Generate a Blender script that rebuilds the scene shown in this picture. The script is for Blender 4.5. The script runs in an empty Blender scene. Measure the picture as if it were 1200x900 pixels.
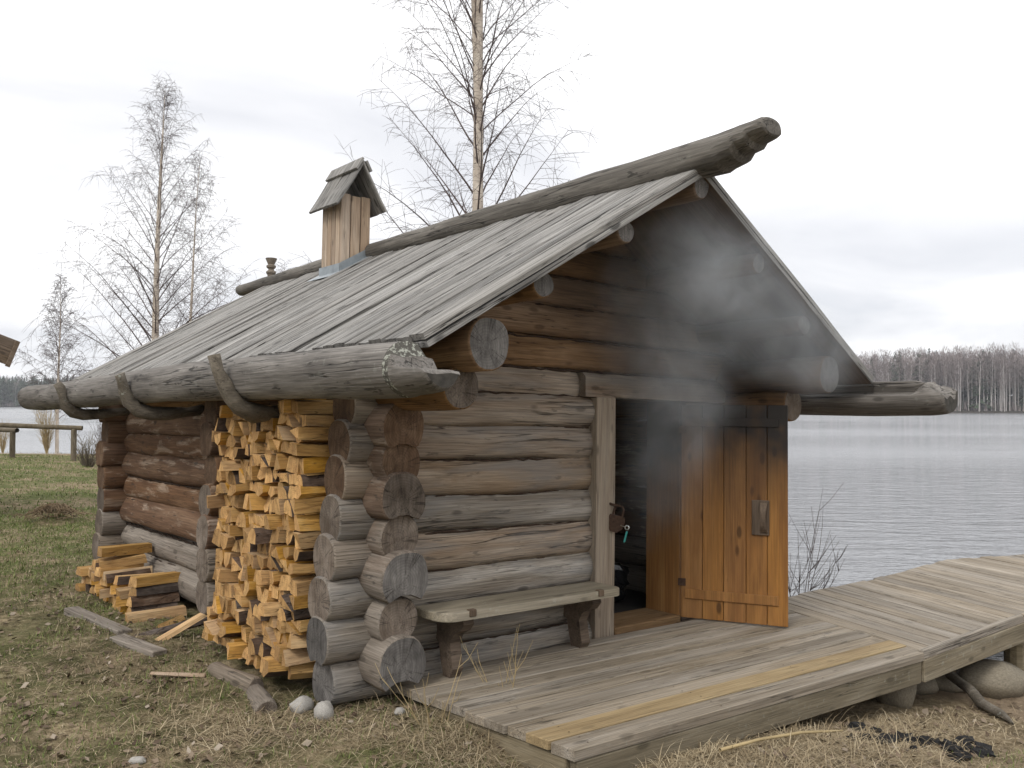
import bpy, math, random
import numpy as np
from mathutils import Matrix, Vector, noise as mnoise
R = math.radians
random.seed(7); rng = np.random.default_rng(7)
scn = bpy.context.scene
col = scn.collection

# ------------------------------------------------------------------ camera, sky, sun, exposure
cam = bpy.data.cameras.new('camera'); cam.sensor_width = 36.0; cam.lens = 1029.0 / 1200 * 36
cam.clip_start = 0.05; cam.clip_end = 3000
camo = bpy.data.objects.new('camera', cam); col.objects.link(camo)
camo.matrix_world = Matrix.Translation((0, 0, 1.5)) @ Matrix.Rotation(math.pi / 2 + math.atan(25 / 1029.0), 4, 'X') @ Matrix.Rotation(math.atan(4 / 1140.0), 4, 'Z')
scn.camera = camo
scn.view_settings.view_transform = 'Standard'; scn.view_settings.look = 'None'
scn.view_settings.exposure = 0.16
scn.cycles.volume_bounces = 3; scn.view_settings.gamma = 1.0
SUN_EL, SUN_AZ = R(46), R(212)          # azimuth clockwise from +Y: behind and a little left of the camera
world = bpy.data.worlds.new("World"); scn.world = world; world.use_nodes = True
def build_world():
    nt = world.node_tree; nt.nodes.clear(); N = nt.nodes.new; L = nt.links.new
    out = N('ShaderNodeOutputWorld'); bg = N('ShaderNodeBackground'); bg.inputs[1].default_value = 0.1
    sky = N('ShaderNodeTexSky'); sky.sky_type = 'NISHITA'; sky.sun_disc = False
    sky.sun_elevation = SUN_EL; sky.sun_rotation = SUN_AZ
    tc = N('ShaderNodeTexCoord'); sp = N('ShaderNodeSeparateXYZ'); L(tc.outputs['Generated'], sp.inputs[0])
    ab = N('ShaderNodeMath'); ab.operation = 'ABSOLUTE'; L(sp.outputs[2], ab.inputs[0])
    ad = N('ShaderNodeMath'); ad.inputs[1].default_value = 0.16; L(ab.outputs[0], ad.inputs[0])
    dv = []
    for i in (0, 1):
        d = N('ShaderNodeMath'); d.operation = 'DIVIDE'; L(sp.outputs[i], d.inputs[0]); L(ad.outputs[0], d.inputs[1]); dv.append(d)
    cb = N('ShaderNodeCombineXYZ'); L(dv[0].outputs[0], cb.inputs[0]); L(dv[1].outputs[0], cb.inputs[1])
    n1 = N('ShaderNodeTexNoise'); n1.inputs['Scale'].default_value = 0.75; n1.inputs['Detail'].default_value = 5
    n1.inputs['Roughness'].default_value = .5; n1.inputs['Distortion'].default_value = .5
    mp = N('ShaderNodeMapping'); mp.inputs['Location'].default_value = (3.3, 1.2, 0); mp.inputs['Scale'].default_value = (.8, 1.0, 1)
    L(cb.outputs[0], mp.inputs[0]); L(mp.outputs[0], n1.inputs['Vector'])
    # cloud deck: bright thin parts and blue grey bellies; the layer looks thicker and duller towards the horizon
    rp = N('ShaderNodeValToRGB'); e = rp.color_ramp.elements
    e[0].position = .24; e[0].color = (6.2, 6.5, 7.1, 1); e[1].position = .85; e[1].color = (17, 17, 17, 1)
    x = rp.color_ramp.elements.new(.40); x.color = (8.0, 8.1, 8.5, 1); x = rp.color_ramp.elements.new(.54); x.color = (9.9, 9.9, 10.1, 1)
    mr = N('ShaderNodeMapRange'); mr.inputs['From Min'].default_value = 0.0; mr.inputs['From Max'].default_value = .85
    mr.inputs['To Min'].default_value = -.10; mr.inputs['To Max'].default_value = .34
    L(ab.outputs[0], mr.inputs['Value'])
    a2 = N('ShaderNodeMath'); L(n1.outputs[0], a2.inputs[0]); L(mr.outputs[0], a2.inputs[1]); L(a2.outputs[0], rp.inputs[0])
    mx = N('ShaderNodeMix'); mx.data_type = 'RGBA'; mx.inputs[0].default_value = .94
    L(sky.outputs[0], mx.inputs[6]); L(rp.outputs[0], mx.inputs[7])
    L(mx.outputs[2], bg.inputs[0]); L(bg.outputs[0], out.inputs[0])
build_world()
sl = bpy.data.lights.new('sun', 'SUN'); sl.energy = 1.5; sl.angle = R(16); sl.color = (1, .97, .92)
so = bpy.data.objects.new('sun', sl); col.objects.link(so)
sd = Vector((math.sin(SUN_AZ) * math.cos(SUN_EL), math.cos(SUN_AZ) * math.cos(SUN_EL), math.sin(SUN_EL)))
so.rotation_euler = (-sd).to_track_quat('-Z', 'Y').to_euler(); so.location = sd * 30

# ------------------------------------------------------------------ helpers
def tag(o, label=None, cat=None, group=None, kind=None):
    if label: o['label'] = label
    if cat: o['category'] = cat
    if group: o['group'] = group
    if kind: o['kind'] = kind
    return o
def empty(name, mat, label, cat, group=None):
    o = bpy.data.objects.new(name, None); o.empty_display_size = .2; col.objects.link(o); o.matrix_world = mat
    return tag(o, label, cat, group)
def link(name, me, parent=None, mat=None):
    o = bpy.data.objects.new(name, me); col.objects.link(o)
    if parent: o.parent = parent
    if mat is not None: o.matrix_local = mat
    return o
def mesh(name, v, f, mats, idx=None, smooth=False, attr=None):
    me = bpy.data.meshes.new(name); me.from_pydata([tuple(p) for p in v], [], f)
    for m in (mats if isinstance(mats, (list, tuple)) else [mats]): me.materials.append(m)
    if idx is not None: me.polygons.foreach_set('material_index', idx)
    if smooth is not False:
        sm = [bool(smooth)] * len(f) if smooth is True else smooth
        me.polygons.foreach_set('use_smooth', sm)
    for k, a in (attr or {}).items():
        at = me.attributes.new(k, 'FLOAT', 'POINT'); at.data.foreach_set('value', np.asarray(a, dtype=np.float32))
    me.update(); return me
def fast_mesh(name, V, F, mats, attr=None, smooth=False, midx=None):
    """big meshes: V (n,3), F (m,k) arrays"""
    V = np.asarray(V, np.float32); F = np.asarray(F, np.int32); k = F.shape[1]
    me = bpy.data.meshes.new(name); me.vertices.add(len(V)); me.vertices.foreach_set('co', V.ravel())
    me.loops.add(F.size); me.loops.foreach_set('vertex_index', F.ravel())
    me.polygons.add(len(F)); me.polygons.foreach_set('loop_start', np.arange(len(F), dtype=np.int32) * k)
    if smooth: me.polygons.foreach_set('use_smooth', np.ones(len(F), bool))
    for m in (mats if isinstance(mats, (list, tuple)) else [mats]): me.materials.append(m)
    if midx is not None: me.polygons.foreach_set('material_index', np.asarray(midx, np.int32))
    for kk, a in (attr or {}).items():
        at = me.attributes.new(kk, 'FLOAT', 'POINT'); at.data.foreach_set('value', np.asarray(a, np.float32))
    me.update(); me.validate(); return me
def prism(name, poly, h, mats, bevel=0.0):
    """poly: list of (x,y); extruded from z=0 to z=h"""
    n = len(poly); v = [(x, y, 0) for x, y in poly] + [(x, y, h) for x, y in poly]
    a = sum(poly[i][0] * poly[(i + 1) % n][1] - poly[(i + 1) % n][0] * poly[i][1] for i in range(n))
    if a < 0:
        v = [(x, y, 0) for x, y in poly[::-1]] + [(x, y, h) for x, y in poly[::-1]]
    f = [tuple(range(n - 1, -1, -1)), tuple(range(n, 2 * n))] + [(i, (i + 1) % n, n + (i + 1) % n, n + i) for i in range(n)]
    return mesh(name, v, f, mats)
def boxm(name, x0, x1, y0, y1, z0, z1, mats, b=0.004, jit=0.0, seed=0):
    """bevelled box (chamfered edges on all 12 edges)"""
    rr = random.Random(seed)
    v = []; f = []
    cx, cy, cz = (x0 + x1) / 2, (y0 + y1) / 2, (z0 + z1) / 2; hx, hy, hz = (x1 - x0) / 2, (y1 - y0) / 2, (z1 - z0) / 2
    b = min(b, hx * .45, hy * .45, hz * .45); idx = {}
    for sx in (-1, 1):
        for sy in (-1, 1):
            for sz in (-1, 1):
                j = [rr.uniform(-jit, jit) for _ in range(3)]
                for ax in range(3):
                    p = [sx * (hx - b), sy * (hy - b), sz * (hz - b)]; p[ax] += (sx, sy, sz)[ax] * b
                    idx[(sx, sy, sz, ax)] = len(v); v.append((cx + p[0] + j[0], cy + p[1] + j[1], cz + p[2] + j[2]))
    g = lambda s, ax: idx[(s[0], s[1], s[2], ax)]
    for ax in range(3):
        o1, o2 = [(1, 2), (2, 0), (0, 1)][ax]
        for s in (-1, 1):
            q = []
            for a, bb in ((-1, -1), (1, -1), (1, 1), (-1, 1)):
                t = [0, 0, 0]; t[ax] = s; t[o1] = a; t[o2] = bb; q.append(g(t, ax))
            f.append(tuple(q if s > 0 else q[::-1]))
        for a in (-1, 1):
            for bb in (-1, 1):
                t0 = [0, 0, 0]; t1 = [0, 0, 0]; t0[ax] = -1; t1[ax] = 1
                for t in (t0, t1): t[o1] = a; t[o2] = bb
                q = (g(t0, o1), g(t1, o1), g(t1, o2), g(t0, o2)); f.append(q if a * bb < 0 else q[::-1])
    for sx in (-1, 1):
        for sy in (-1, 1):
            for sz in (-1, 1):
                q = tuple(g((sx, sy, sz), k) for k in range(3)); f.append(q if sx * sy * sz > 0 else q[::-1])
    return mesh(name, v, f, mats)
class Tubes:
    def __init__(s): s.V = []; s.F = []; s.n = 0
    def add(s, pts, rad, k=4):
        P = np.asarray(pts, float); n = len(P); t = np.gradient(P, axis=0); t /= np.linalg.norm(t, axis=1)[:, None] + 1e-9
        up = np.array([0, 0, 1.]) if abs(t[0][2]) < .9 else np.array([1., 0, 0])
        a = np.cross(t, up); a /= np.linalg.norm(a, axis=1)[:, None] + 1e-9; b = np.cross(t, a)
        an = np.arange(k) * 2 * math.pi / k; rad = np.broadcast_to(np.asarray(rad, float), (n,))
        V = P[:, None, :] + rad[:, None, None] * (np.cos(an)[None, :, None] * a[:, None, :] + np.sin(an)[None, :, None] * b[:, None, :])
        s.V.append(V.reshape(-1, 3))
        i = np.arange(n - 1)[:, None] * k; j = np.arange(k)[None, :]; j2 = (j + 1) % k
        F = np.stack([i + j, i + j2, i + k + j2, i + k + j], -1).reshape(-1, 4) + s.n
        s.F.append(F); s.n += n * k
    def mesh(s, name, m, smooth=True): return fast_mesh(name, np.concatenate(s.V), np.concatenate(s.F), m, smooth=smooth)

# ------------------------------------------------------------------ materials
class NT:
    def __init__(s, name):
        s.m = bpy.data.materials.new(name); s.m.use_nodes = True; s.t = s.m.node_tree; s.t.nodes.clear()
        s.out = s.N('ShaderNodeOutputMaterial'); s.b = s.N('ShaderNodeBsdfPrincipled'); s.L(s.b.outputs[0], s.out.inputs[0])
    def N(s, k): return s.t.nodes.new(k)
    def L(s, a, b): s.t.links.new(a, b)
    def val(s, x, sock):
        if isinstance(x, (int, float)): sock.default_value = x
        elif isinstance(x, tuple): sock.default_value = x if len(x) == len(sock.default_value) else x + (1,)
        else: s.L(x, sock)
    def math(s, op, a, b=0.0, clamp=False):
        n = s.N('ShaderNodeMath'); n.operation = op; n.use_clamp = clamp; s.val(a, n.inputs[0]); s.val(b, n.inputs[1]); return n.outputs[0]
    def mix(s, f, a, b, mode='MIX'):
        n = s.N('ShaderNodeMix'); n.data_type = 'RGBA'; n.blend_type = mode; s.val(f, n.inputs[0]); s.val(a, n.inputs[6]); s.val(b, n.inputs[7]); return n.outputs[2]
    def mapr(s, x, a, b, c, d):
        n = s.N('ShaderNodeMapRange'); s.val(x, n.inputs[0])
        for i, q in enumerate((a, b, c, d)): n.inputs[i + 1].default_value = q
        return n.outputs[0]
    def ramp(s, x, stops):
        n = s.N('ShaderNodeValToRGB'); s.L(x, n.inputs[0]); e = n.color_ramp.elements
        while len(e) < len(stops): e.new(.5)
        for q, (p, c) in zip(e, stops): q.position = p; q.color = (c if len(c) == 4 else c + (1,))
        return n.outputs[0]
    def coords(s, scale=(1, 1, 1), rand=True, kind='Object'):
        tc = s.N('ShaderNodeTexCoord'); v = tc.outputs[kind]
        if rand:
            oi = s.N('ShaderNodeObjectInfo'); r = s.math('MULTIPLY', oi.outputs['Random'], 61.0)
            n = s.N('ShaderNodeVectorMath'); s.L(v, n.inputs[0]); s.L(r, n.inputs[1]); v = n.outputs[0]
        mp = s.N('ShaderNodeMapping'); mp.inputs['Scale'].default_value = scale; s.L(v, mp.inputs[0]); return mp.outputs[0]
    def noise(s, v, scale=1, detail=4, rough=.55, dist=0):
        n = s.N('ShaderNodeTexNoise'); n.inputs['Scale'].default_value = scale; n.inputs['Detail'].default_value = detail
        n.inputs['Roughness'].default_value = rough; n.inputs['Distortion'].default_value = dist; s.L(v, n.inputs['Vector']); return n.outputs[0]
    def attr(s, k):
        n = s.N('ShaderNodeAttribute'); n.attribute_name = k; return n.outputs['Fac']
    def rand(s): return s.N('ShaderNodeObjectInfo').outputs['Random']
    def bump(s, h, strength=.4, dist=.01):
        n = s.N('ShaderNodeBump'); n.inputs['Strength'].default_value = strength; n.inputs['Distance'].default_value = dist
        s.L(h, n.inputs['Height']); s.L(n.outputs[0], s.b.inputs['Normal'])
    def fin(s, c, rough=.8, spec=.3):
        s.val(c, s.b.inputs['Base Color']); s.val(rough, s.b.inputs['Roughness']); s.b.inputs['Specular IOR Level'].default_value = spec
        return s.m
def wood(name, c1, c2, c3, along=0, stretch=1.0, cross=16, dark=.55, crack=.6, crackw=.012, knots=.5, soot=False, patch=None, vary=.25, rough=.82, bump=.5, lich=0.0, objrand=True, weath=False, speck=0, stain=0, stainc=(.14, .14, .14)):
    t = NT(name)
    def sc(a, b):
        q = [b, b, b]; q[along] = a; return tuple(q)
    big = t.noise(t.coords(sc(stretch, cross * .45), objrand), 1, 5, .6, .6)
    fine = t.noise(t.coords(sc(stretch * 3, cross * 7), objrand), 1, 3, .6, .3)
    c = t.ramp(big, [(.25, c1), (.5, c2), (.75, c3)])
    if patch:
        pn = t.noise(t.coords(sc(stretch * 2.2, cross * .9), objrand), 1, 6, .65, .5)
        c = t.mix(t.mapr(pn, .54, .62, 0, .62), c, patch)
    c = t.mix(1, c, t.ramp(fine, [(.2, (dark, dark, dark)), (.65, (1.12, 1.12, 1.12))]), 'MULTIPLY')
    cn = t.noise(t.coords(sc(stretch * .8, cross * 1.3), objrand), 1, 3, .5, .25)
    d = t.math('ABSOLUTE', t.math('SUBTRACT', cn, .47))
    gate = t.mapr(t.noise(t.coords(sc(stretch * .9, cross * .3), objrand), 1, 2), .46, .56, 0, 1)
    cm = t.math('MULTIPLY', t.mapr(d, 0, crackw, crack, 0), gate)
    c = t.mix(cm, c, tuple(x * .12 for x in c1))
    if knots:
        vn = t.N('ShaderNodeTexVoronoi'); t.L(t.coords(sc(3.2, 8), objrand), vn.inputs['Vector']); vn.inputs['Scale'].default_value = 1
        km = t.mapr(vn.outputs['Distance'], .10, .17, knots, 0); c = t.mix(km, c, tuple(x * .28 for x in c1))
    if vary:
        hv = t.N('ShaderNodeHueSaturation'); r = t.rand()
        t.L(t.mapr(r, 0, 1, 1 - vary, 1 + vary), hv.inputs['Value'])
        t.L(t.mapr(t.math('FRACT', t.math('MULTIPLY', r, 17.3)), 0, 1, 1 - vary, 1 + vary), hv.inputs['Saturation']); t.L(c, hv.inputs['Color']); c = hv.outputs[0]
    if lich:
        ln = t.noise(t.coords((30, 30, 30), objrand), 1, 4, .6); lg = t.noise(t.coords((4, 4, 4), objrand), 1, 2)
        lm = t.math('MULTIPLY', t.mapr(ln, .58, .64, 0, lich), t.mapr(lg, .5, .6, 0, 1)); c = t.mix(lm, c, (.42, .45, .40))
    if weath:
        gw = t.ramp(fine, [(.25, (.075, .062, .050)), (.5, (.165, .142, .118)), (.75, (.27, .238, .203))]); c = t.mix(t.math('MULTIPLY', t.attr('weath'), t.mapr(big, .3, .6, 1.1, .7), True), c, gw)
    if speck:
        s1 = t.noise(t.coords(sc(stretch * 6, cross * 1.6), objrand), 1, 3, .6); c = t.mix(t.mapr(s1, .63, .68, 0, speck), c, (.03, .027, .024))
    if stain:
        s2 = t.noise(t.coords(sc(stretch * 1.3, 7), objrand), 1, 4, .6, .8); c = t.mix(t.mapr(s2, .45, .65, 0, stain), c, stainc)
    if soot:
        sn = t.noise(t.coords((3, 3, 3), False), 1, 3, .6)
        sm = t.math('MULTIPLY', t.attr('soot'), t.mapr(sn, .2, .6, .7, 1.25), True); c = t.mix(sm, c, (.022, .018, .016))
    h = t.math('SUBTRACT', t.math('ADD', t.math('MULTIPLY', fine, .5), big), t.math('MULTIPLY', cm, 1.2))
    t.bump(h, bump, .012)
    return t.fin(c, rough, .25)
def endgrain(name, c1, c2, rings=70, rad=.12, ax=(1, 2), soot=False):
    t = NT(name)
    tc = t.N('ShaderNodeTexCoord'); sp = t.N('ShaderNodeSeparateXYZ'); t.L(tc.outputs['Object'], sp.inputs[0])
    y = t.math('SUBTRACT', sp.outputs[ax[0]], .012); z = t.math('SUBTRACT', sp.outputs[ax[1]], -.01)
    d = t.math('SQRT', t.math('ADD', t.math('MULTIPLY', y, y), t.math('MULTIPLY', z, z)))
    w = t.noise(t.coords((9, 9, 9)), 1, 4, .6)
    ring = t.math('SINE', t.math('ADD', t.math('MULTIPLY', d, 6.28 * rings), t.math('MULTIPLY', w, 7)))
    cb = t.N('ShaderNodeCombineXYZ'); t.L(t.math('DIVIDE', y, t.math('ADD', d, .004)), cb.inputs[0]); t.L(t.math('DIVIDE', z, t.math('ADD', d, .004)), cb.inputs[1]); t.L(t.math('MULTIPLY', t.rand(), 31.), cb.inputs[2])
    ra = t.noise(cb.outputs[0], 5.5, 3, .6)
    crack = t.mapr(t.math('ABSOLUTE', t.math('SUBTRACT', ra, .5)), 0, .022, .95, 0)
    crack = t.math('MULTIPLY', crack, t.mapr(t.noise(cb.outputs[0], 1.6, 1), .47, .53, 0, 1))
    c = t.mix(t.mapr(w, .3, .7, 0, 1), c1, c2)
    saw = t.noise(t.coords((14, 60, 9)), 1, 3, .6, .4)
    c = t.mix(1, c, t.ramp(saw, [(.25, (.62, .62, .62)), (.7, (1.2, 1.2, 1.2))]), 'MULTIPLY')
    c = t.mix(t.mapr(ring, -1, 1, 0, .22), c, tuple(x * .5 for x in c1))
    c = t.mix(crack, c, (.02, .016, .013))
    hv = t.N('ShaderNodeHueSaturation'); t.L(t.mapr(t.rand(), 0, 1, .7, 1.35), hv.inputs['Value']); t.L(c, hv.inputs['Color']); c = hv.outputs[0]
    t.bump(t.math('SUBTRACT', t.math('MULTIPLY', saw, .6), crack), .5, .01)
    return t.fin(c, .85, .2)
def plain(name, c, rough=.7, metal=0.0, nscale=25, amt=.35, bump=.3, spec=.4):
    t = NT(name); n = t.noise(t.coords((nscale,) * 3), 1, 5, .6)
    cc = t.mix(1, c, t.ramp(n, [(.25, (1 - amt,) * 3), (.75, (1 + amt,) * 3)]), 'MULTIPLY')
    t.b.inputs['Metallic'].default_value = metal; t.bump(n, bump, .006); return t.fin(cc, rough, spec)

M = {}
M['log_front'] = wood('grey_tan_log', (.175, .115, .07), (.29, .225, .165), (.43, .37, .30), cross=17, dark=.40, crack=.95, crackw=.024, soot=True, knots=.6, vary=.14, stain=.6, stainc=(.175, .165, .155), speck=.5, bump=.7, weath=True)
M['log_front_low'] = wood('silver_grey_log', (.15, .115, .082), (.265, .23, .187), (.42, .385, .34), cross=19, dark=.38, crack=.95, crackw=.024, soot=True, knots=.55, vary=.12, stain=.55, stainc=(.17, .168, .165), speck=.5, bump=.8, weath=True)
M['log_gable'] = wood('brown_gable_log', (.105, .060, .032), (.205, .128, .074), (.31, .21, .135), cross=15, soot=True, vary=.2, dark=.45, crack=.8)
M['log_side'] = wood('dark_red_log', (.065, .034, .019), (.125, .068, .037), (.19, .115, .067), cross=13, soot=True, patch=(.34, .265, .20), vary=.15, weath=True, dark=.45, speck=.6)
M['sill'] = wood('worn_threshold', (.11, .062, .028), (.19, .115, .055), (.27, .175, .095), cross=18, vary=0)
M['log_old'] = wood('grey_old_log', (.12, .095, .072), (.21, .175, .14), (.30, .26, .215), cross=17, vary=.12, dark=.42, crack=.8, crackw=.016, weath=False, speck=.5)
M['log_eave'] = wood('weathered_grey_log', (.085, .08, .072), (.165, .155, .14), (.27, .26, .24), cross=15, vary=.05, lich=.7, crack=.9, crackw=.02)
M['log_ridge'] = wood('weathered_ridge_log', (.075, .068, .058), (.15, .135, .115), (.25, .23, .205), cross=17, vary=.05, lich=.35, crack=.9, crackw=.02)
M['end_grey'] = endgrain('grey_log_end', (.075, .069, .064), (.17, .158, .147))
M['end_warm'] = endgrain('brown_log_end', (.075, .042, .024), (.15, .098, .062))
M['end_mid'] = endgrain('weathered_log_end', (.095, .072, .054), (.20, .165, .135))
M['roof'] = wood('weathered_roof_board', (.15, .14, .127), (.285, .272, .253), (.43, .415, .39), cross=46, stretch=.8, dark=.28, crack=1, crackw=.035, knots=.8, vary=.14, bump=.9, speck=.95)
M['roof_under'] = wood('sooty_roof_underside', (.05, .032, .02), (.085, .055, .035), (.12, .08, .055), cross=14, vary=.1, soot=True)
M['deck'] = wood('grey_deck_board', (.15, .12, .085), (.255, .215, .165), (.35, .31, .26), cross=22, stretch=.8, crack=.8, crackw=.016, knots=.4, vary=.13, lich=.12, dark=.42, speck=.45)
M['deck_new'] = wood('yellow_deck_board', (.22, .155, .08), (.31, .23, .125), (.39, .305, .18), cross=20, crack=.3, knots=.3, vary=.0)
M['beam'] = wood('mossy_beam', (.11, .09, .055), (.19, .155, .10), (.26, .225, .16), cross=14, vary=.12, lich=.2)
M['post'] = wood('grey_door_post', (.16, .12, .085), (.25, .20, .15), (.33, .28, .22), along=2, cross=18, vary=.0, soot=True)
M['door'] = wood('orange_varnished_plank', (.17, .075, .020), (.28, .130, .034), (.36, .185, .058), along=2, cross=17, stretch=.8, dark=.62, crack=.3, knots=.8, soot=True, vary=.05, stain=.35, stainc=(.14, .055, .018), rough=.5, bump=.15)
M['chimney'] = wood('pale_chimney_plank', (.25, .175, .12), (.38, .285, .205), (.48, .385, .295), along=2, cross=18, crack=.6, vary=.12, knots=.6)
M['bench'] = wood('bench_plank', (.15, .125, .085), (.26, .225, .165), (.34, .30, .235), cross=18, vary=0, lich=.25)
M['dark_timber'] = wood('dark_bracket_wood', (.06, .04, .027), (.11, .078, .053), (.17, .125, .09), along=2, cross=14, vary=.1)
M['fresh'] = wood('fresh_split_wood', (.31, .17, .065), (.49, .295, .115), (.62, .42, .20), cross=26, stretch=3, dark=.55, crack=.6, knots=0, vary=.22, bump=.6, rough=.75)
M['fresh_end'] = endgrain('fresh_wood_end', (.36, .20, .08), (.54, .335, .14), rings=90)
M['bark'] = wood('firewood_bark', (.045, .032, .026), (.10, .068, .05), (.20, .155, .125), cross=14, stretch=6, crack=.6, knots=0, vary=.3, bump=.9)
M['stone'] = plain('granite_stone', (.34, .32, .29), .85, nscale=16, amt=.5, bump=.6)
M['stone_dark'] = plain('brown_shore_stone', (.17, .145, .105), .75, nscale=14, amt=.4)
M['charcoal'] = plain('charcoal', (.012, .011, .011), .9, nscale=40, amt=.5, bump=.8)
M['zinc'] = plain('zinc_flashing', (.30, .33, .35), .5, metal=.6, nscale=9, amt=.3, bump=.1)
M['rust'] = plain('rusted_iron', (.065, .037, .024), .65, metal=.5, nscale=60, amt=.5)
M['steel'] = plain('steel', (.6, .6, .58), .3, metal=1, nscale=40, amt=.1, bump=.05)
M['teal'] = plain('teal_plastic', (.03, .25, .22), .4, nscale=20, amt=.1, bump=.02)
M['black_bag'] = plain('black_plastic', (.012, .012, .013), .22, nscale=14, amt=.3, bump=.6, spec=.6)
M['soot_in'] = plain('sooty_inside', (.02, .017, .015), .9, nscale=10, amt=.4)
M['fence'] = wood('fence_pole', (.07, .055, .035), (.13, .105, .07), (.19, .16, .115), along=2, cross=14, vary=.1)
M['shed'] = wood('brown_shed_board', (.09, .062, .042), (.16, .115, .08), (.22, .17, .125), cross=16, vary=.15)
M['twig'] = plain('dark_birch_twig', (.085, .062, .058), .8, nscale=5, amt=.3)
M['straw'] = plain('dry_straw', (.34, .26, .135), .8, nscale=4, amt=.35)
def birch_bark():
    t = NT('birch_bark'); n = t.noise(t.coords((9, 9, 55)), 1, 4, .65, .3); b = t.noise(t.coords((6, 6, 3)), 1, 3, .6)
    c = t.ramp(b, [(.3, (.40, .33, .27)), (.65, (.62, .55, .47))]); c = t.mix(t.mapr(n, .58, .66, 0, .85), c, (.035, .028, .025))
    t.bump(n, .4, .01); return t.fin(c, .8, .2)
M['birch'] = birch_bark()
def ground_mat():
    t = NT('meadow_soil'); v = t.coords((1, 1, 1), False)
    n1 = t.noise(v, .55, 6, .65, .4); n2 = t.noise(v, 3.2, 6, .7, .3); n3 = t.noise(v, 28, 5, .7); n4 = t.noise(v, 90, 3, .7)
    n5 = t.noise(v, 11, 5, .7, .4)
    straw = t.ramp(n3, [(.25, (.14, .105, .062)), (.5, (.29, .225, .14)), (.75, (.47, .385, .26))])
    dirt = t.ramp(n4, [(.25, (.030, .022, .015)), (.5, (.075, .054, .036)), (.8, (.15, .115, .08))])
    green = t.ramp(n3, [(.25, (.055, .062, .022)), (.55, (.13, .145, .05)), (.8, (.22, .23, .095))])
    sand = t.ramp(n4, [(.2, (.17, .125, .08)), (.5, (.27, .205, .14)), (.8, (.36, .285, .20))])
    c = t.mix(t.math('MULTIPLY', t.mapr(n2, .42, .60, 0, 1), t.mapr(t.attr('bare'), 0, 1, .35, 1.0)), straw, dirt)
    g = t.math('MULTIPLY', t.mapr(t.math('ADD', t.math('MULTIPLY', n1, .6), t.math('MULTIPLY', n2, .4)), .44, .56, 0, 1), t.attr('green'), True)
    c = t.mix(g, c, green)
    sm = t.mapr(t.math('ADD', t.attr('sand'), t.math('MULTIPLY', t.math('SUBTRACT', n2, .5), .9)), .4, .62, 0, 1)
    c = t.mix(sm, c, sand)
    c = t.mix(1, c, t.ramp(n5, [(.3, (.62, .60, .58)), (.55, (1, 1, 1)), (.75, (1.25, 1.24, 1.2))]), 'MULTIPLY')
    c = t.mix(t.attr('bank'), c, (.04, .034, .026)); t.bump(t.math('ADD', n3, t.math('MULTIPLY', n4, .5)), .9, .04); return t.fin(c, .95, .1)
M['ground'] = ground_mat()
def water_mat():
    t = NT('lake_water'); v = t.coords((1, 1, 1), False)
    n1 = t.noise(t.coords((.55, 1.5, 1), False), 1.6, 4, .6, .3); n2 = t.noise(t.coords((.6, 1.3, 1), False), 7, 3, .6, .2); n3 = t.noise(t.coords((.01, .05, 1), False), 1, 3, .6)
    h = t.math('ADD', n1, t.math('MULTIPLY', n2, .30)); t.bump(h, .55, .16)
    t.b.inputs['IOR'].default_value = 1.33
    c = t.mix(t.mapr(n3, .35, .65, 0, 1), (.185, .19, .20), (.225, .23, .24)); m = t.fin(c, t.mapr(n3, .35, .65, .08, .20), .5); return m
M['water'] = water_mat()
def blade_mat(name, a, b, c3):
    t = NT(name); c = t.ramp(t.attr('tone'), [(0, a), (.5, b), (1, c3)]); t.b.inputs['Subsurface Weight'].default_value = 0; return t.fin(c, .7, .15)
M['grass'] = blade_mat('green_blades', (.05, .07, .018), (.12, .155, .042), (.21, .24, .085))
M['dry'] = blade_mat('dry_blades', (.10, .072, .042), (.26, .20, .12), (.46, .385, .26))
M['litter'] = blade_mat('dead_leaf', (.06, .04, .027), (.17, .125, .085), (.36, .31, .25))
M['far_trunk'] = plain('far_birch_trunk', (.42, .39, .37), .9, nscale=.4, amt=.2)
M['far_twig'] = blade_mat('far_birch_twigs', (.15, .122, .115), (.23, .192, .183), (.31, .265, .25))
M['far_spruce'] = blade_mat('far_spruce_needles', (.018, .030, .016), (.034, .052, .028), (.06, .08, .045))

# ------------------------------------------------------------------ terrain, lake
SHORE = np.array([(-160, 60), (-60, 44), (-22, 38), (-12, 35), (-6, 26), (-1, 16), (.9, 13), (1.75, 10.8), (2.75, 8.2), (3.75, 6.7), (5.2, 5.3), (9, 2.6), (22, -6), (60, -40)], float)
FAR = np.array([(-900, 420), (-300, 512), (-120, 520), (30, 470), (95, 345), (150, 296), (220, 288), (420, 270), (900, 160)], float)
def seg_sd(P, poly):
    """signed distance to an open polyline, positive on its right-hand side when walking along it"""
    best = np.full(len(P), 1e9); sg = np.ones(len(P))
    for a, b in zip(poly[:-1], poly[1:]):
        ab = b - a; t = np.clip(((P - a) @ ab) / (ab @ ab), 0, 1); q = a + t[:, None] * ab; dd = np.linalg.norm(P - q, axis=1)
        cr = ab[0] * (P[:, 1] - a[1]) - ab[1] * (P[:, 0] - a[0]); m = dd < best - 1e-9
        best = np.where(m, dd, best); sg = np.where(m, np.where(cr < 0, 1, -1), sg)
    return best * sg
def lump(x, y):
    return (.016 * np.sin(x * 3.1 + 1.3 * np.sin(y * 2.3)) * np.sin(y * 3.7 + .7) + .009 * np.sin(x * 9.1 + y * 4.3) * np.sin(y * 8.3 - x * 3.1)
            + .005 * np.sin(x * 23 + 2 * np.sin(y * 17)) * np.sin(y * 21 + x * 5))
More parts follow.
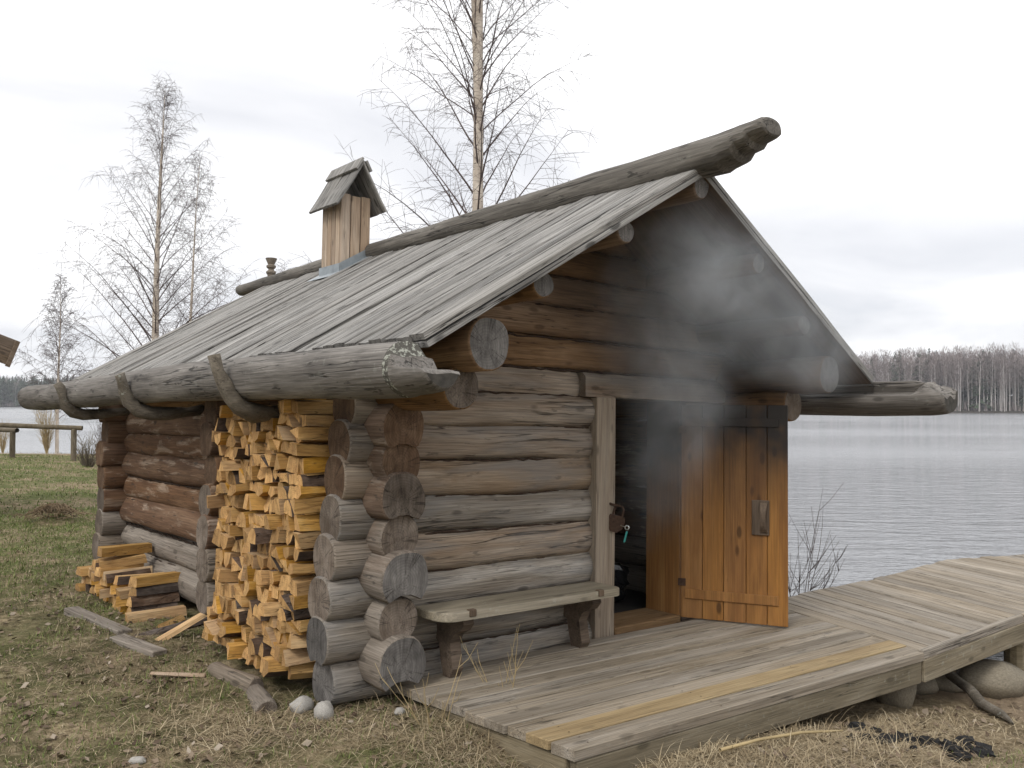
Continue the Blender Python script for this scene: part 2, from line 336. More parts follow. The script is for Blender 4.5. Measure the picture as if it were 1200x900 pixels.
def gz(x, y, fine=True):
    x = np.atleast_1d(np.asarray(x, float)); y = np.atleast_1d(np.asarray(y, float)); P = np.stack([x, y], 1)
    d = seg_sd(P, SHORE); far = -seg_sd(P, FAR)
    Ln = np.clip(5 + (y - 8) * .35, 5, 13); s = np.clip(d / Ln, 0, 1); s = s * s * (3 - 2 * s)
    z = np.where(d > 0, -.5 + .44 * s, -.5 + np.maximum(d * .18, -1.4))
    z = np.where(far > -8, np.maximum(z, -.5 + np.clip(far * .12, -1.4, 1.5)), z)
    if fine:
        z = z + np.where((d > -1) & (np.abs(x) < 40), lump(x, y), 0)
        z = z - .10 * np.exp(-(((x - .15) / .75) ** 2 + ((y - 3.75) / .45) ** 2))        # worn hollow before the landing
        z = z + .08 * np.exp(-(((x + 6.05) / .24) ** 2 + ((y - 11.65) / .2) ** 2))        # under the heap of dead grass
    return z
def gz1(x, y): return float(gz(x, y)[0])
def spaced(lo, hi, core0, core1, step, grow=1.16):
    a = list(np.arange(core0, core1 + 1e-6, step)); s = step
    while a[-1] < hi: s *= grow; a.append(a[-1] + s)
    s = step
    while a[0] > lo: s *= grow; a.insert(0, a[0] - s)
    return np.array(a)
xs = spaced(-1500, 1500, -6.5, 5.5, .07); ys = spaced(-400, 1500, 1.8, 11, .07)
X, Y = np.meshgrid(xs, ys); XF, YF = X.ravel(), Y.ravel(); ZF = gz(XF, YF)
ii = (np.arange(len(ys) - 1)[:, None] * len(xs) + np.arange(len(xs) - 1)[None, :]).ravel()
Fg = np.stack([ii, ii + 1, ii + 1 + len(xs), ii + len(xs)], 1)
dS = seg_sd(np.stack([XF, YF], 1), SHORE)
# real-world frame of the hut: u along the front wall, v into the depth, w up (the old hut leans a little towards the lake)
HU = Vector((.76960, .63808, -.02382)); HV = Vector((-.63845, .76956, -.01288)); HW = Vector((.01011, .02512, .99963)); HO = Vector((-.74602, 4.79130, .04684))
HM = Matrix(((HU.x, HV.x, HW.x, HO.x), (HU.y, HV.y, HW.y, HO.y), (HU.z, HV.z, HW.z, HO.z), (0, 0, 0, 1)))
def hut_uv(x, y):
    dx, dy = np.asarray(x) - HO.x, np.asarray(y) - HO.y
    return dx * HU.x + dy * HU.y, dx * HV.x + dy * HV.y
def greenness(x, y):
    u, v = hut_uv(x, y); near = np.clip((y - 3.0) / 7, 0, 1)
    g = .74 + .42 * near
    side = np.clip(1 - np.abs(u + .9) / 1.1, 0, 1) * np.clip((5 - v) / 2, 0, 1) * np.clip((v + .7) / .6, 0, 1)
    g = g - .5 * side; d = seg_sd(np.stack([np.atleast_1d(x), np.atleast_1d(y)], 1), SHORE)
    return np.clip(g * np.clip((d - 3.6) / 1.6, 0.06, 1), 0, 1.1)
def bareness(x, y):
    u, v = hut_uv(x, y)
    return np.clip(1.15 - np.hypot((u + 1.2) / 1.7, (v - 2.2) / 3.2), 0, 1) + .25 * (np.asarray(y) < 6)
sandv = np.clip(1.12 - np.abs(dS - .2) / 1.7, 0, 1) * np.clip((XF - 1.2) / 1.2, 0, 1)
go = link('ground', fast_mesh('ground', np.stack([XF, YF, ZF], 1), Fg, M['ground'], dict(green=greenness(XF, YF), bare=bareness(XF, YF), sand=sandv, bank=(YF > 150).astype(float)), smooth=True)); tag(go, kind='structure')
wv = [(-1500, -300, -.5), (1500, -300, -.5), (1500, 1400, -.5), (-1500, 1400, -.5)]
lake = link('lake_water', mesh('lake_water', wv, [(0, 1, 2, 3)], M['water'])); tag(lake, kind='structure')

# ------------------------------------------------------------------ the log sauna
hut = empty('log_sauna', HM, 'weathered log sauna with grey plank roof and smoke coming out of its open door', 'log cabin')
W, DP = 3.0174, 4.325
TH = math.atan(.593); AP = 2.875; EU = -.43           # roof pitch, top of the boards at the ridge, eave edge
roof_top = lambda u: AP - abs(u - W / 2) * .593
def sootf(u, v, w):
    """smoke stain on the gable: above and to the right of the door (hut coordinates)"""
    if v > .2: return 1.0 if .15 < u < W - .15 else 0.0
    s = 1.0 * math.exp(-(((u - 2.35) / .70) ** 2 + ((w - 1.80) / .30) ** 2)) + 1.0 * math.exp(-(((u - 2.05) / .85) ** 2 + ((w - 2.35) / .45) ** 2))
    s += .65 * math.exp(-(((u - 2.9) / .5) ** 2 + ((w - 1.8) / .35) ** 2))
    if w < 1.5: s *= max(0, (w - .9) / .6)
    return min(.62, s * .66)
def log_mesh(name, L, r, mats, seed, cut=(0, 0), below=.205, end=(0, 0), sootm=None, bow=.006, ra=None, segs=None, weath=None, fl=.80):
    """log along +X from 0 to L; concave underside riding on the log below; cut=(k0,k1) shears the two ends along a roof slope"""
    rr = random.Random(seed); n = 22; m = segs or max(4, int(L / .17)); V = []; F = []; idx = []; sm = []; soot = []; wea = []
    ph = [rr.uniform(0, 6.28) for _ in range(6)]; r1 = r * (ra or rr.uniform(.93, 1.05))
    xs_ = [0, .012] + [L * i / m for i in range(1, m)] + [L - .012, L]; cut0, cut1 = cut
    for i, x in enumerate(xs_):
        t = x / L; rad = r + (r1 - r) * t
        if i in (0, len(xs_) - 1): rad -= .008
        by = bow * math.sin(t * 3.1 + ph[0]); bz = .6 * bow * math.sin(t * 4.2 + ph[1])
        for k in range(n):
            a = 2 * math.pi * k / n
            q = rad * (1 + .022 * math.sin(2 * a + ph[2] + t * 1.7) + .016 * math.sin(3 * a + ph[3] - t * 5) + .012 * math.sin(5 * a + ph[4] + t * L * 4)) + .004 * math.sin(x * 7 + a * 2 + ph[5])
            y, z = q * .975 * math.copysign(abs(math.cos(a)) ** fl, math.cos(a)), q * math.sin(a)
            if below:
                g = r + .004 - .022 * max(0, 1 - min(x, L - x) / .30); dd = math.hypot(y, z + below)
                if dd < g and z < 0 and abs(y) < g: z = -below + math.sqrt(max(1e-6, g * g - y * y))
            xa, xb = (z + r) * cut0, L - (z + r) * cut1; xx = xa + (xb - xa) * t
            V.append((xx, y + by, z + bz)); soot.append(sootm(xx, y, z) if sootm else 0.0); wea.append(weath(xx) if weath else 0.0)
    R_ = len(xs_)
    for i in range(R_ - 1):
        for k in range(n):
            F.append((i * n + k, (i + 1) * n + k, (i + 1) * n + (k + 1) % n, i * n + (k + 1) % n)); idx.append(0); sm.append(True)
    for side, i0 in ((0, 0), (1, (R_ - 1) * n)):
        ring = V[i0:i0 + n]; c = tuple(sum(p[j] for p in ring) / n for j in range(3)); ci = len(V); V.append(c); soot.append(soot[i0]); wea.append(wea[i0])
        for k in range(n):
            a, b = i0 + k, i0 + (k + 1) % n; F.append((ci, a, b) if side == 0 else (ci, b, a)); idx.append(1 + end[side]); sm.append(False)
    return mesh(name, V, F, mats, idx, sm, {'soot': soot, 'weath': wea})
MX = Matrix.Identity(4)
MYv = Matrix(((0, -1, 0, 0), (1, 0, 0, 0), (0, 0, 1, 0), (0, 0, 0, 1)))          # local X -> v
ENDS = [M['end_mid'], M['end_grey'], M['end_warm']]
def u_log(u0, u1, v, w, r, m, seed, label=None, **kw):
    sf = (lambda x, y, z: sootf(u0 + x, v + y, w + z)) if kw.pop('soot', True) else None
    me = log_mesh('log', u1 - u0, r, [m] + ENDS, seed, sootm=sf, **kw); o = link('log', me, hut, Matrix.Translation((u0, v, w)))
    if label: o['label'] = label
    return o
def v_log(v0, v1, u, w, r, m, seed, label=None, name='log', **kw):
    sf = (lambda x, y, z: sootf(u - y, v0 + x, w + z)) if kw.pop('soot', True) else None
    me = log_mesh(name, v1 - v0, r, [m] + ENDS, seed, sootm=sf, **kw); return link(name, me, hut, Matrix.Translation((u, v0, w)) @ MYv)
CU = [0, .215, .43, .64, .845, 1.05, 1.25, 1.445]                  # courses of the front and back walls
PU = [.30, .345, .335, .315, .285, .265, .245, .215]
CV = [.10, .32, .545, .755, .955, 1.15, 1.335]                       # courses of the side walls
PV = [.30, .24, .31, .24, .28, .245, .27]
RV = [.150, .125, .150, .122, .142, .125, .138]
for k, w in enumerate(CU):
    r = .128
    u_log(-PU[k], 1.56, 0, w, r, M['log_front_low'] if k in (0, 1, 2, 4) else M['log_front'], 100 + k, end=((1, 0) if k < 2 else (0, 0) if k < 5 else (2, 0)), ra=1.0, weath=lambda x, k=k, p=PU[k]: max(0, min(1, (p - .03 - x) / .10)) * (.85 if k < 5 else .5))
    u_log(2.43, W + .27 + random.uniform(-.03, .03), 0, w, r, M['log_front'], 120 + k)
    u_log(-.28 + random.uniform(-.03, .03), W + .28, DP, w, r, M['log_old'] if k < 3 else M['log_side'], 140 + k, end=(0, 0) if k < 4 else (2, 0), soot=False)
for k, w in enumerate(CV):
    m = M['log_old'] if k < 2 else M['log_side']
    v_log(-PV[k], DP + .27, 0, w, RV[k], m, 160 + k, end=((1, 0) if k in (0, 2) else (0, 0) if k < 5 else (2, 2)), soot=False, ra=.95, weath=lambda x, k=k, p=PV[k]: max(0, min(1, (p - .02 - x) / .08)) * (1 if k < 4 else .35))
    v_log(-.26 + random.uniform(-.03, .03), DP + .27, W, w, .13, m, 180 + k, end=(1, 0))
# partition wall, seen as log ends beyond the firewood
for k in range(1, 8):
    u_log(-.33 + random.uniform(-.03, .03), W, 1.62, CU[k] - .02, .118, M['log_side'] if k > 2 else M['log_old'], 200 + k, end=(0, 0) if k < 5 else (2, 0))
# wall plates and second plates
v_log(-.76, DP + .45, 0, 1.525, .108, M['log_gable'], 220, end=(0, 0), below=0); v_log(-.65, DP + .45, W, 1.525, .115, M['log_gable'], 221, end=(0, 0), below=0)
v_log(-.945, DP + .5, 0.02, 1.73, .128, M['log_gable'], 222, end=(1, 0), below=0); v_log(-.945, DP + .5, W - .02, 1.73, .128, M['log_gable'], 223, end=(1, 0), below=0)
for u, w, e, r in ((.36, 2.055, .94, .072), (W - .36, 2.04, .96, .072), (.91, 2.395, .99, .066), (W - .91, 2.375, .99, .066), (W / 2, 2.745, 1.02, .075)):
    v_log(-e, DP + .5, u, w, r, M['log_gable'], 230 + int(u * 10), name='purlin', end=(1, 1), below=0, fl=1)
# gable logs
u_log(-.02, 1.437, 0, 1.622, .112, M['log_front'], 250, below=.19)
u_log(3.07, W + .1, 0, 1.622, .10, M['log_gable'], 251)
for gv, sd in ((0, 260), (DP, 280)):
    for k, w in enumerate([1.805, 2.01, 2.21, 2.405, 2.60, 2.745]):
        r = .125 if k < 4 else .1; rise = AP - .075 - (w - r)            # length at the lower side, sheared along the slope
        half = rise / .593
        u_log(W / 2 - half, W / 2 + half, gv, w, r, M['log_gable'], sd + k, cut=(1 / .593, 1 / .593), segs=14)
if True:
    for k, w in enumerate([1.622]): u_log(-.02, W + .02, DP, w, .115, M['log_gable'], 290)
M['moss'] = plain('moss_caulking', (.035, .020, .012), .95, nscale=60, amt=.5, bump=.8)
def moss(p0, p1, seed):
    rr = random.Random(seed); n = max(6, int((Vector(p1) - Vector(p0)).length / .05)); tb = Tubes(); tb.add([tuple(Vector(p0).lerp(Vector(p1), i / n) + Vector((rr.uniform(-.003, .003), rr.uniform(-.003, .003), rr.uniform(-.006, .006)))) for i in range(n + 1)], [rr.uniform(.005, .010) for _ in range(n + 1)], 6)
    link('moss_caulking', tb.mesh('moss_caulking', M['moss']), hut)
for k in range(7):
    wk = (CU[k] + CU[k + 1]) / 2 - .004; moss((.10, -.079, wk), (1.545, -.079, wk), 70 + k); moss((2.46, -.079, wk), (W - .1, -.079, wk), 90 + k)
for k in range(6):
    wk = (CV[k] + CV[k + 1]) / 2 - .004; moss((-.084, 1.72, wk), (-.084, DP - .1, wk), 80 + k)
for k, wk in enumerate((1.545, 1.71, 1.905, 2.105, 2.305, 2.50)):
    e = (AP - .1 - wk) / .593; moss((max(.05, W / 2 - e), -.088, wk), ((1.50 if k == 0 else min(W - .05, W / 2 + e)), -.088, wk), 95 + k)
# lintel timber over the doorway: hewn flat on the face
def hewn(name, x0, x1, y0, y1, z0, z1, m, seed, n=16):
    rr = random.Random(seed); V = []; F = []; c = .03; so_ = []
    for i in range(n + 1):
        x = x0 + (x1 - x0) * i / n; tp = max(0, (i - n + 3) / 3.0) * .05
        sec = [(y0, z0), (y0, z1 - c - tp), (y0 + c, z1 - tp * .6), (y1, z1), (y1, z0)]
        for y, z in sec:
            yy = y + rr.uniform(-.003, .003) + (max(0, (i - n + 2) / 2) * .05 if y < 0 else 0); zz = z + rr.uniform(-.003, .003); V.append((x, yy, zz)); so_.append(sootf(x, 0, zz))
    for i in range(n):
        for k in range(5): F.append((i * 5 + k, i * 5 + (k + 1) % 5, i * 5 + 5 + (k + 1) % 5, i * 5 + 5 + k))
    F += [tuple(range(4, -1, -1)), tuple(range(n * 5, n * 5 + 5))]
    return link(name, mesh(name, V, F, m, attr={'soot': so_}), hut)
hewn('lintel', 1.437, 3.06, -.152, .08, 1.545, 1.70, M['log_front'], 5)
def soot_box(name, par, x0, x1, y0, y1, z0, z1, m, n=8, sf=None, seed=0, b=.004):
    """tall bevel-edged member with several levels so that the stain can vary along it"""
    V = []; F = []; s_ = []
    zz = [z0, z0 + b] + [z0 + (z1 - z0) * i / n for i in range(1, n)] + [z1 - b, z1]
    for i, z in enumerate(zz):
        e = b if i in (0, len(zz) - 1) else 0
        for x, y in ((x0 + e + b, y0 + e), (x1 - e - b, y0 + e), (x1 - e, y0 + e + b), (x1 - e, y1 - e - b), (x1 - e - b, y1 - e), (x0 + e + b, y1 - e), (x0 + e, y1 - e - b), (x0 + e, y0 + e + b)):
            V.append((x, y, z)); s_.append(sf(x, y, z) if sf else 0)
    q = len(zz)
    for i in range(q - 1):
        for k in range(8): F.append((i * 8 + k, i * 8 + (k + 1) % 8, i * 8 + 8 + (k + 1) % 8, i * 8 + 8 + k))
    F += [tuple(range(7, -1, -1)), tuple(range((q - 1) * 8, q * 8))]
    return link(name, mesh(name, V, F, m, attr={'soot': s_}), par)
soot_box('door_post', hut, 1.535, 1.712, -.158, .10, -.03, 1.544, M['post'], sf=lambda x, y, z: .0)
inner = lambda x, y, z: min(1, max(0, (z - .55) / .8) ** .8)
o = soot_box('door_jamb', hut, 2.372, 2.44, -.15, .16, .03, 1.544, M['door'], sf=inner); o['label'] = 'orange inner door jamb blackened at the top'
soot_box('door_jamb', hut, 1.70, 1.72, -.05, .2, .03, 1.544, M['door'], sf=lambda x, y, z: .7)
link('threshold', boxm('threshold', 1.713, 2.371, -.17, .16, -.03, .045, M['sill'], .008), hut)
link('floor', boxm('floor', .1, W - .1, .14, DP - .1, -.06, .02, M['soot_in']), hut)
# door leaf
dang = math.atan2(-.64, .33)
DM = Matrix.Translation((2.372, -.168, .035)) @ Matrix.Rotation(dang, 4, 'Z') @ Matrix.Translation((.72, 0, 0)) @ Matrix.Rotation(math.pi, 4, 'Z')     # local x runs from the free edge to the hinges
door = link('door', boxm('door_core', .004, .716, -.022, -.008, .004, 1.476, M['door']), hut, DM)
door['label'] = 'open orange plank door leaf, sooty along its top edge'
dsoot = lambda x, y, z: min(1, max(0, (z - .50 - .25 * (x - .42)) / .98) ** 1.6 * 1.12)
ed = [0, .135, .275, .425, .57, .72]
for a, b in zip(ed[:-1], ed[1:]): soot_box('plank', door, a + .0015, b - .0015, -.008, .014 + random.uniform(-.001, .001), 0, 1.48, M['door'], 12, dsoot, b=.0035)
def batten(z0, z1, x0, x1):
    V = []; s_ = []; 
    o = link('batten', boxm('batten', x0, x1, .0145, .026, z0, z1, M['door'], .005), door)
    at = o.data.attributes.new('soot', 'FLOAT', 'POINT'); at.data.foreach_set('value', [dsoot(v.co.x, 0, v.co.z) for v in o.data.vertices]); return o
batten(.135, .20, .06, .69); batten(1.33, 1.39, .06, .69)
M['batten'] = M['door']
hp = link('handle', boxm('handle_plate', .12, .235, .0145, .030, .60, .835, M['dark_timber'], .006), door); hp['label'] = 'dark wooden door handle block'
def handle_grip():
    V = []; F = []; n = 9
    for i in range(n):
        t = i / (n - 1); z = .62 + .20 * t; y = .030 + .045 * math.sin(t * math.pi) ** .7; w_ = .014 + .010 * abs(2 * t - 1)
        for dx, dy in ((-w_, -.012), (w_, -.012), (w_, .010), (-w_, .010)): V.append((.155 + dx, y + dy, z))
    for i in range(n - 1):
        for k in range(4): F.append((i * 4 + k, i * 4 + (k + 1) % 4, i * 4 + 4 + (k + 1) % 4, i * 4 + 4 + k))
    F += [(3, 2, 1, 0), tuple(range(4 * n - 4, 4 * n))]
    return mesh('grip', V, F, M['dark_timber'])
link('handle_grip', handle_grip(), hp)
for z in (.22, 1.28): link('hinge', boxm('hinge', .685, .738, .014, .022, z, z + .05, M['rust'], .002), door)

# roof
CT, ST = math.cos(TH), math.sin(TH); SL = (W / 2 - EU) / CT
def slope(side):
    """local X down the slope, local Y along v, local Z out of the roof"""
    s = -1 if side == 0 else 1
    x = Vector((s * CT, 0, -ST)); z = Vector((s * ST, 0, CT)); y = z.cross(x)
    return Matrix(((x.x, y.x, z.x, W / 2), (x.y, y.y, z.y, 0), (x.z, y.z, z.z, AP), (0, 0, 0, 1)))
VF, VB = -1.04, 4.97
def board_mesh(name, L, wd, th, m, seed, n=9):
    rr = random.Random(seed); V = []; F = []; ph = [rr.uniform(0, 6.28) for _ in range(4)]; b = .004
    for i in range(n + 1):
        t = i / n; x = L * t + (rr.uniform(-.012, .004) if i == n else 0); dz = .0035 * math.sin(t * 5 + ph[0]) + rr.uniform(-.001, .001); cup = .003 * math.sin(ph[2])
        e = .0028 * math.sin(t * 9 + ph[1]); e2 = .0028 * math.sin(t * 8 + ph[3])
        for y, z in ((-wd / 2 + e, -th), (-wd / 2 + e, -b), (-wd / 2 + b + e, 0), (0, cup), (wd / 2 - b + e2, 0), (wd / 2 + e2, -b), (wd / 2 + e2, -th)): V.append((x, y, z + dz))
    for i in range(n):
        for k in range(7): F.append((i * 7 + k, i * 7 + 7 + k, i * 7 + 7 + (k + 1) % 7, i * 7 + (k + 1) % 7))
    F += [tuple(range(7)), tuple(range(n * 7 + 6, n * 7 - 1, -1))]
    return mesh(name, V, [f[::-1] for f in F], m)
NB = 52; bw = (VB - VF) / NB
bms = [board_mesh('roof_board', SL - .02, bw - .005, .030, M['roof'], 300 + i) for i in range(8)]
for side in (0, 1):
    SM = slope(side); sgn = (SM.to_3x3() @ Vector((0, 1, 0))).y
    for i in range(NB):
        v = VF + bw * (i + .5)
        o = link('roof_board', bms[(i * 5 + side * 3) % 8], hut, SM @ Matrix.Translation((random.uniform(-.006, .006), v * sgn, random.uniform(-.008, .007))))
    y0, y1 = sorted((VF * sgn + (.004 if sgn > 0 else -.004), VB * sgn))
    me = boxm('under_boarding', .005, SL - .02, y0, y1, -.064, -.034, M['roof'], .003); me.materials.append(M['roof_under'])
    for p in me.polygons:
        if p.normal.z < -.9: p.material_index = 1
    link('under_boarding', me, hut, SM)
# ridge log with stepped carved nose
def ridge_log():
    pr = [(-1.492, 2.93, 3.005, .07), (-1.484, 2.922, 3.022, .09), (-1.455, 2.915, 3.028, .105), (-1.395, 2.902, 3.022, .108), (-1.375, 2.872, 3.022, .112), (-1.315, 2.862, 3.02, .115), (-1.285, 2.822, 3.018, .118),
          (-1.21, 2.806, 3.015, .118), (-1.17, 2.79, 3.013, .118)]
    for i in range(1, 22):
        t = i / 21; v = -1.17 + t * (5.60 + 1.17); pr.append((v, 2.79 + .022 * t + .006 * math.sin(i * 1.9), 3.013 - .07 * t + .004 * math.sin(i * 2.7), .118 - .045 * t + .003 * math.sin(i * 1.3)))
    pr.append((5.62, 2.83, 2.925, .05))
    n = 18; V = []; F = []
    for i, (v, b, t, h) in enumerate(pr):
        cz = (b + t) / 2; hz = (t - b) / 2
        for k in range(n):
            a = 2 * math.pi * k / n; q = 1 + .03 * math.sin(3 * a + v * 2) + .02 * math.sin(5 * a + v * 6)
            V.append((W / 2 + h * q * math.cos(a), v, cz + hz * math.copysign(abs(math.sin(a)) ** .85, math.sin(a)) * (1 + .02 * math.sin(4 * a + v * 5))))
    for i in range(len(pr) - 1):
        for k in range(n): F.append((i * n + k, i * n + (k + 1) % n, i * n + n + (k + 1) % n, i * n + n + k))
    F += [tuple(range(n - 1, -1, -1)), tuple(range((len(pr) - 1) * n, len(pr) * n))]
    me = mesh('ridge_log', V, F, [M['log_ridge_v']], smooth=[i >= 8 * n for i in range(len(F) - 2)] + [False, False]); return me
M['log_ridge_v'] = wood('ridge_log_grain', (.06, .053, .045), (.135, .122, .106), (.245, .225, .20), along=1, cross=16, vary=0, lich=.08, crack=.95, crackw=.022, dark=.4, speck=.8)
M['log_eave_v'] = wood('eave_log_grain', (.075, .066, .058), (.165, .150, .135), (.29, .270, .248), along=1, cross=14, vary=0, lich=.10, crack=.95, crackw=.02, dark=.4, speck=.8)
link('ridge_log', ridge_log(), hut)
# gutter logs along both eaves: round outside, hewn channel on the inner top, inner tongue running past the outer lip
def eave_log(side, tip):
    s = 1 if side == 0 else -1; u0 = -.495 if side == 0 else W + .495; w0 = 1.592
    lip = -1.06 if side == 0 else -1.40
    st = [(tip, .70, -.03), (tip + .025, .82, -.015), (tip + .10, .88, -.012), (lip - .05, .93, .0), (lip - .02, .98, .05), (lip + .02, 1, 1)] if side == 0 else \
         [(tip, .82, .0), (tip + .03, .93, .02), (tip + .10, .99, .05), (tip + .13, 1, .07), (lip + .012, 1, .085), (lip + .1, 1, 1)]
    for i in range(1, 26):
        t = i / 25; st.append((lip + .1 + t * (6.30 - lip - .1), 1 + .05 * math.sin(i * 1.7) * .4 + .06 * t, 1))
    st.append((6.33, .9, 1)); n = 30; V = []; F = []
    for i, (v, sc, cap) in enumerate(st):
        for k in range(n):
            a = 2 * math.pi * (k + .5) / n; r = .121 * sc * (1 + .02 * math.sin(3 * a + v) + .014 * math.sin(5 * a + v * 3) + .012 * math.sin(v * 4 + a))
            x, z = r * math.cos(a), r * math.sin(a)
            if cap < 1:
                if z > cap: z = cap + (.012 * math.sin(x * 60 + v * 20) if side else .004 * math.sin(x * 40)) + (.035 if (side and x < -.06) else 0)
            elif 8 < math.degrees(a) < 62:                                     # channel that takes the board ends
                q = .35 + .65 * abs((math.degrees(a) - 35) / 27); x *= q; z *= q
            V.append((u0 + s * x, v, w0 + z + .012 * math.sin(v * .9)))
    for i in range(len(st) - 1):
        for k in range(n):
            f = (i * n + k, i * n + (k + 1) % n, i * n + n + (k + 1) % n, i * n + n + k); F.append(f if s > 0 else f[::-1])
    a, b = tuple(range(n - 1, -1, -1)), tuple(range((len(st) - 1) * n, len(st) * n))
    F += [a, b] if s > 0 else [a[::-1], b[::-1]]
    sm = [True] * (len(F) - 2) + [False, False]
    for i in range(3, 6):
        for k in range(n): sm[i * n + k] = False
    me = mesh('eave_log', V, F, [M['log_eave_v'], M['end_e'], M['lichen']], smooth=sm)
    me.polygons[len(F) - 2].material_index = 1; me.polygons[len(F) - 1].material_index = 1
    if side == 0:
        for p in me.polygons:
            if -1.075 < p.center.y < -1.02 and p.center.z > w0 + .03 - 9: p.material_index = 2 if -1.07 < p.center.y else 1
    return me
M['end_e'] = plain('dark_rotten_end', (.05, .045, .038), .9, nscale=30, amt=.5, bump=.6)
def lichen():
    t = NT('lichen_edge'); n = t.noise(t.coords((45, 45, 45)), 1, 5, .65); c = t.ramp(n, [(.50, (.085, .08, .07)), (.58, (.33, .335, .29))]); t.bump(n, .8, .01); return t.fin(c, .9, .1)
M['lichen'] = lichen()
link('eave_log', eave_log(0, -1.31), hut); link('eave_log', eave_log(1, -1.53), hut)
# natural crook hooks carrying the gutter logs
def hook(side, v, dw):
    s = 1 if side == 0 else -1; u0 = 0 if side == 0 else W
    pts = [(-.02, 1.455), (-.20, 1.425), (-.36, 1.405), (-.47, 1.402), (-.555, 1.425), (-.61, 1.485), (-.645, 1.56), (-.675, 1.63), (-.70, 1.70 + dw)]
    rad = [.045, .045, .048, .056, .060, .052, .045, .040, .035]; n = 10; V = []; F = []; P = [Vector((u0 + s * a, v + .02 * math.sin(i + v), b)) for i, (a, b) in enumerate(pts)]
    for i, p in enumerate(P):
        t = (P[min(i + 1, len(P) - 1)] - P[max(0, i - 1)]).normalized(); y = Vector((0, 1, 0)); z = t.cross(y).normalized()
        for k in range(n):
            a = 2 * math.pi * k / n; r = rad[i] * (1 + .15 * math.sin(3 * a + i * 1.3 + v) + .12 * math.sin(i * 4 + v * 3) + .07 * math.sin(5 * a - i * 2)); V.append(p + y * r * math.cos(a) + z * r * math.sin(a) * .9)
    for i in range(len(P) - 1):
        for k in range(n): F.append((i * n + k, i * n + (k + 1) % n, i * n + n + (k + 1) % n, i * n + n + k))
    F += [tuple(range(n - 1, -1, -1)), tuple(range((len(P) - 1) * n, len(P) * n))]
    return mesh('eave_hook', V, F, [M['log_hook']], smooth=[True] * (len(F) - 2) + [False] * 2)
M['log_hook'] = wood('hook_bark', (.06, .05, .038), (.13, .11, .085), (.21, .185, .15), cross=18, stretch=5, vary=.1, lich=.6)
for v, dw in ((.57, .02), (2.385, -.02), (4.22, -.03)):
    link('eave_hook', hook(0, v, dw), hut); link('eave_hook', hook(1, v, dw), hut)
# carved peg on the ridge, near the back
def lathe(name, prof, m, n=10):
    V = []; F = []
    for r, z in prof:
        for k in range(n): a = 2 * math.pi * k / n; V.append((r * math.cos(a), r * math.sin(a), z))
    for i in range(len(prof) - 1):
        for k in range(n): F.append((i * n + k, i * n + (k + 1) % n, i * n + n + (k + 1) % n, i * n + n + k))
    F += [tuple(range(n - 1, -1, -1)), tuple(range((len(prof) - 1) * n, len(prof) * n))]
    return mesh(name, V, F, m)
link('ridge_peg', lathe('ridge_peg', [(.035, 0), (.04, .14), (.055, .16), (.055, .175), (.035, .19), (.03, .205), (.05, .22), (.055, .24), (.035, .255), (.06, .31), (.065, .325)], M['log_old']), hut, Matrix.Translation((1.60, 5.02, 2.86)))
# chimney of boards with its own little roof
cu0, cu1, cv0, cv1 = 1.17, 1.47, 2.65, 3.0
chim = link('chimney', boxm('chimney_core', cu0 + .02, cu1 - .02, cv0 + .02, cv1 - .02, 2.5, 3.34, M['soot_in']), hut); chim['label'] = 'boarded chimney with its own small gabled roof'
for j in range(3):
    w_ = (cu1 - cu0) / 3
    for vv in (cv0, cv1 - .02): soot_box('chimney_plank', chim, cu0 + j * w_ + .004, cu0 + (j + 1) * w_ - .005, vv, vv + .02, 2.55, 3.37 + random.uniform(-.01, .01), M['chimney'], 4)
for j in range(4):
    w_ = (cv1 - cv0 - .044) / 4
    for uu in (cu0, cu1 - .02): soot_box('chimney_plank', chim, uu + .001, uu + .021, cv0 + .022 + j * w_ + .004, cv0 + .022 + (j + 1) * w_ - .005, 2.5, 3.34 + random.uniform(-.01, .01), M['chimney'], 4)
cm_, ea, apx = (cu0 + cu1) / 2, 3.25, 3.67; rv0, rv1 = 2.53, 3.08; hw_ = .25
cth = math.atan2(apx - ea, hw_); cl = math.hypot(apx - ea, hw_)
for side in (0, 1):
    s = -1 if side == 0 else 1; x = Vector((s * math.cos(cth), 0, -math.sin(cth))); z = Vector((s * math.sin(cth), 0, math.cos(cth))); y = z.cross(x)
    CM = Matrix(((x.x, y.x, z.x, cm_), (x.y, y.y, z.y, 0), (x.z, y.z, z.z, apx), (0, 0, 0, 1))); sg = y.y
    for j in range(4):
        b = (rv1 - rv0) / 4; v = rv0 + b * (j + .5)
        link('chimney_roof_board', board_mesh('chimney_roof_board', cl, b - .004, .022, M['roof'], 340 + j + side * 4, 4), chim, CM @ Matrix.Translation((0, v * sg, random.uniform(0, .006))))
    lo, hi = sorted(((rv0 - .012) * sg, (rv1 + .01) * sg))
    link('ridge_board', boxm('ridge_board', -.012 if side == 0 else .012, .115, lo, hi, .007, .03, M['roof'], .003), chim, CM)
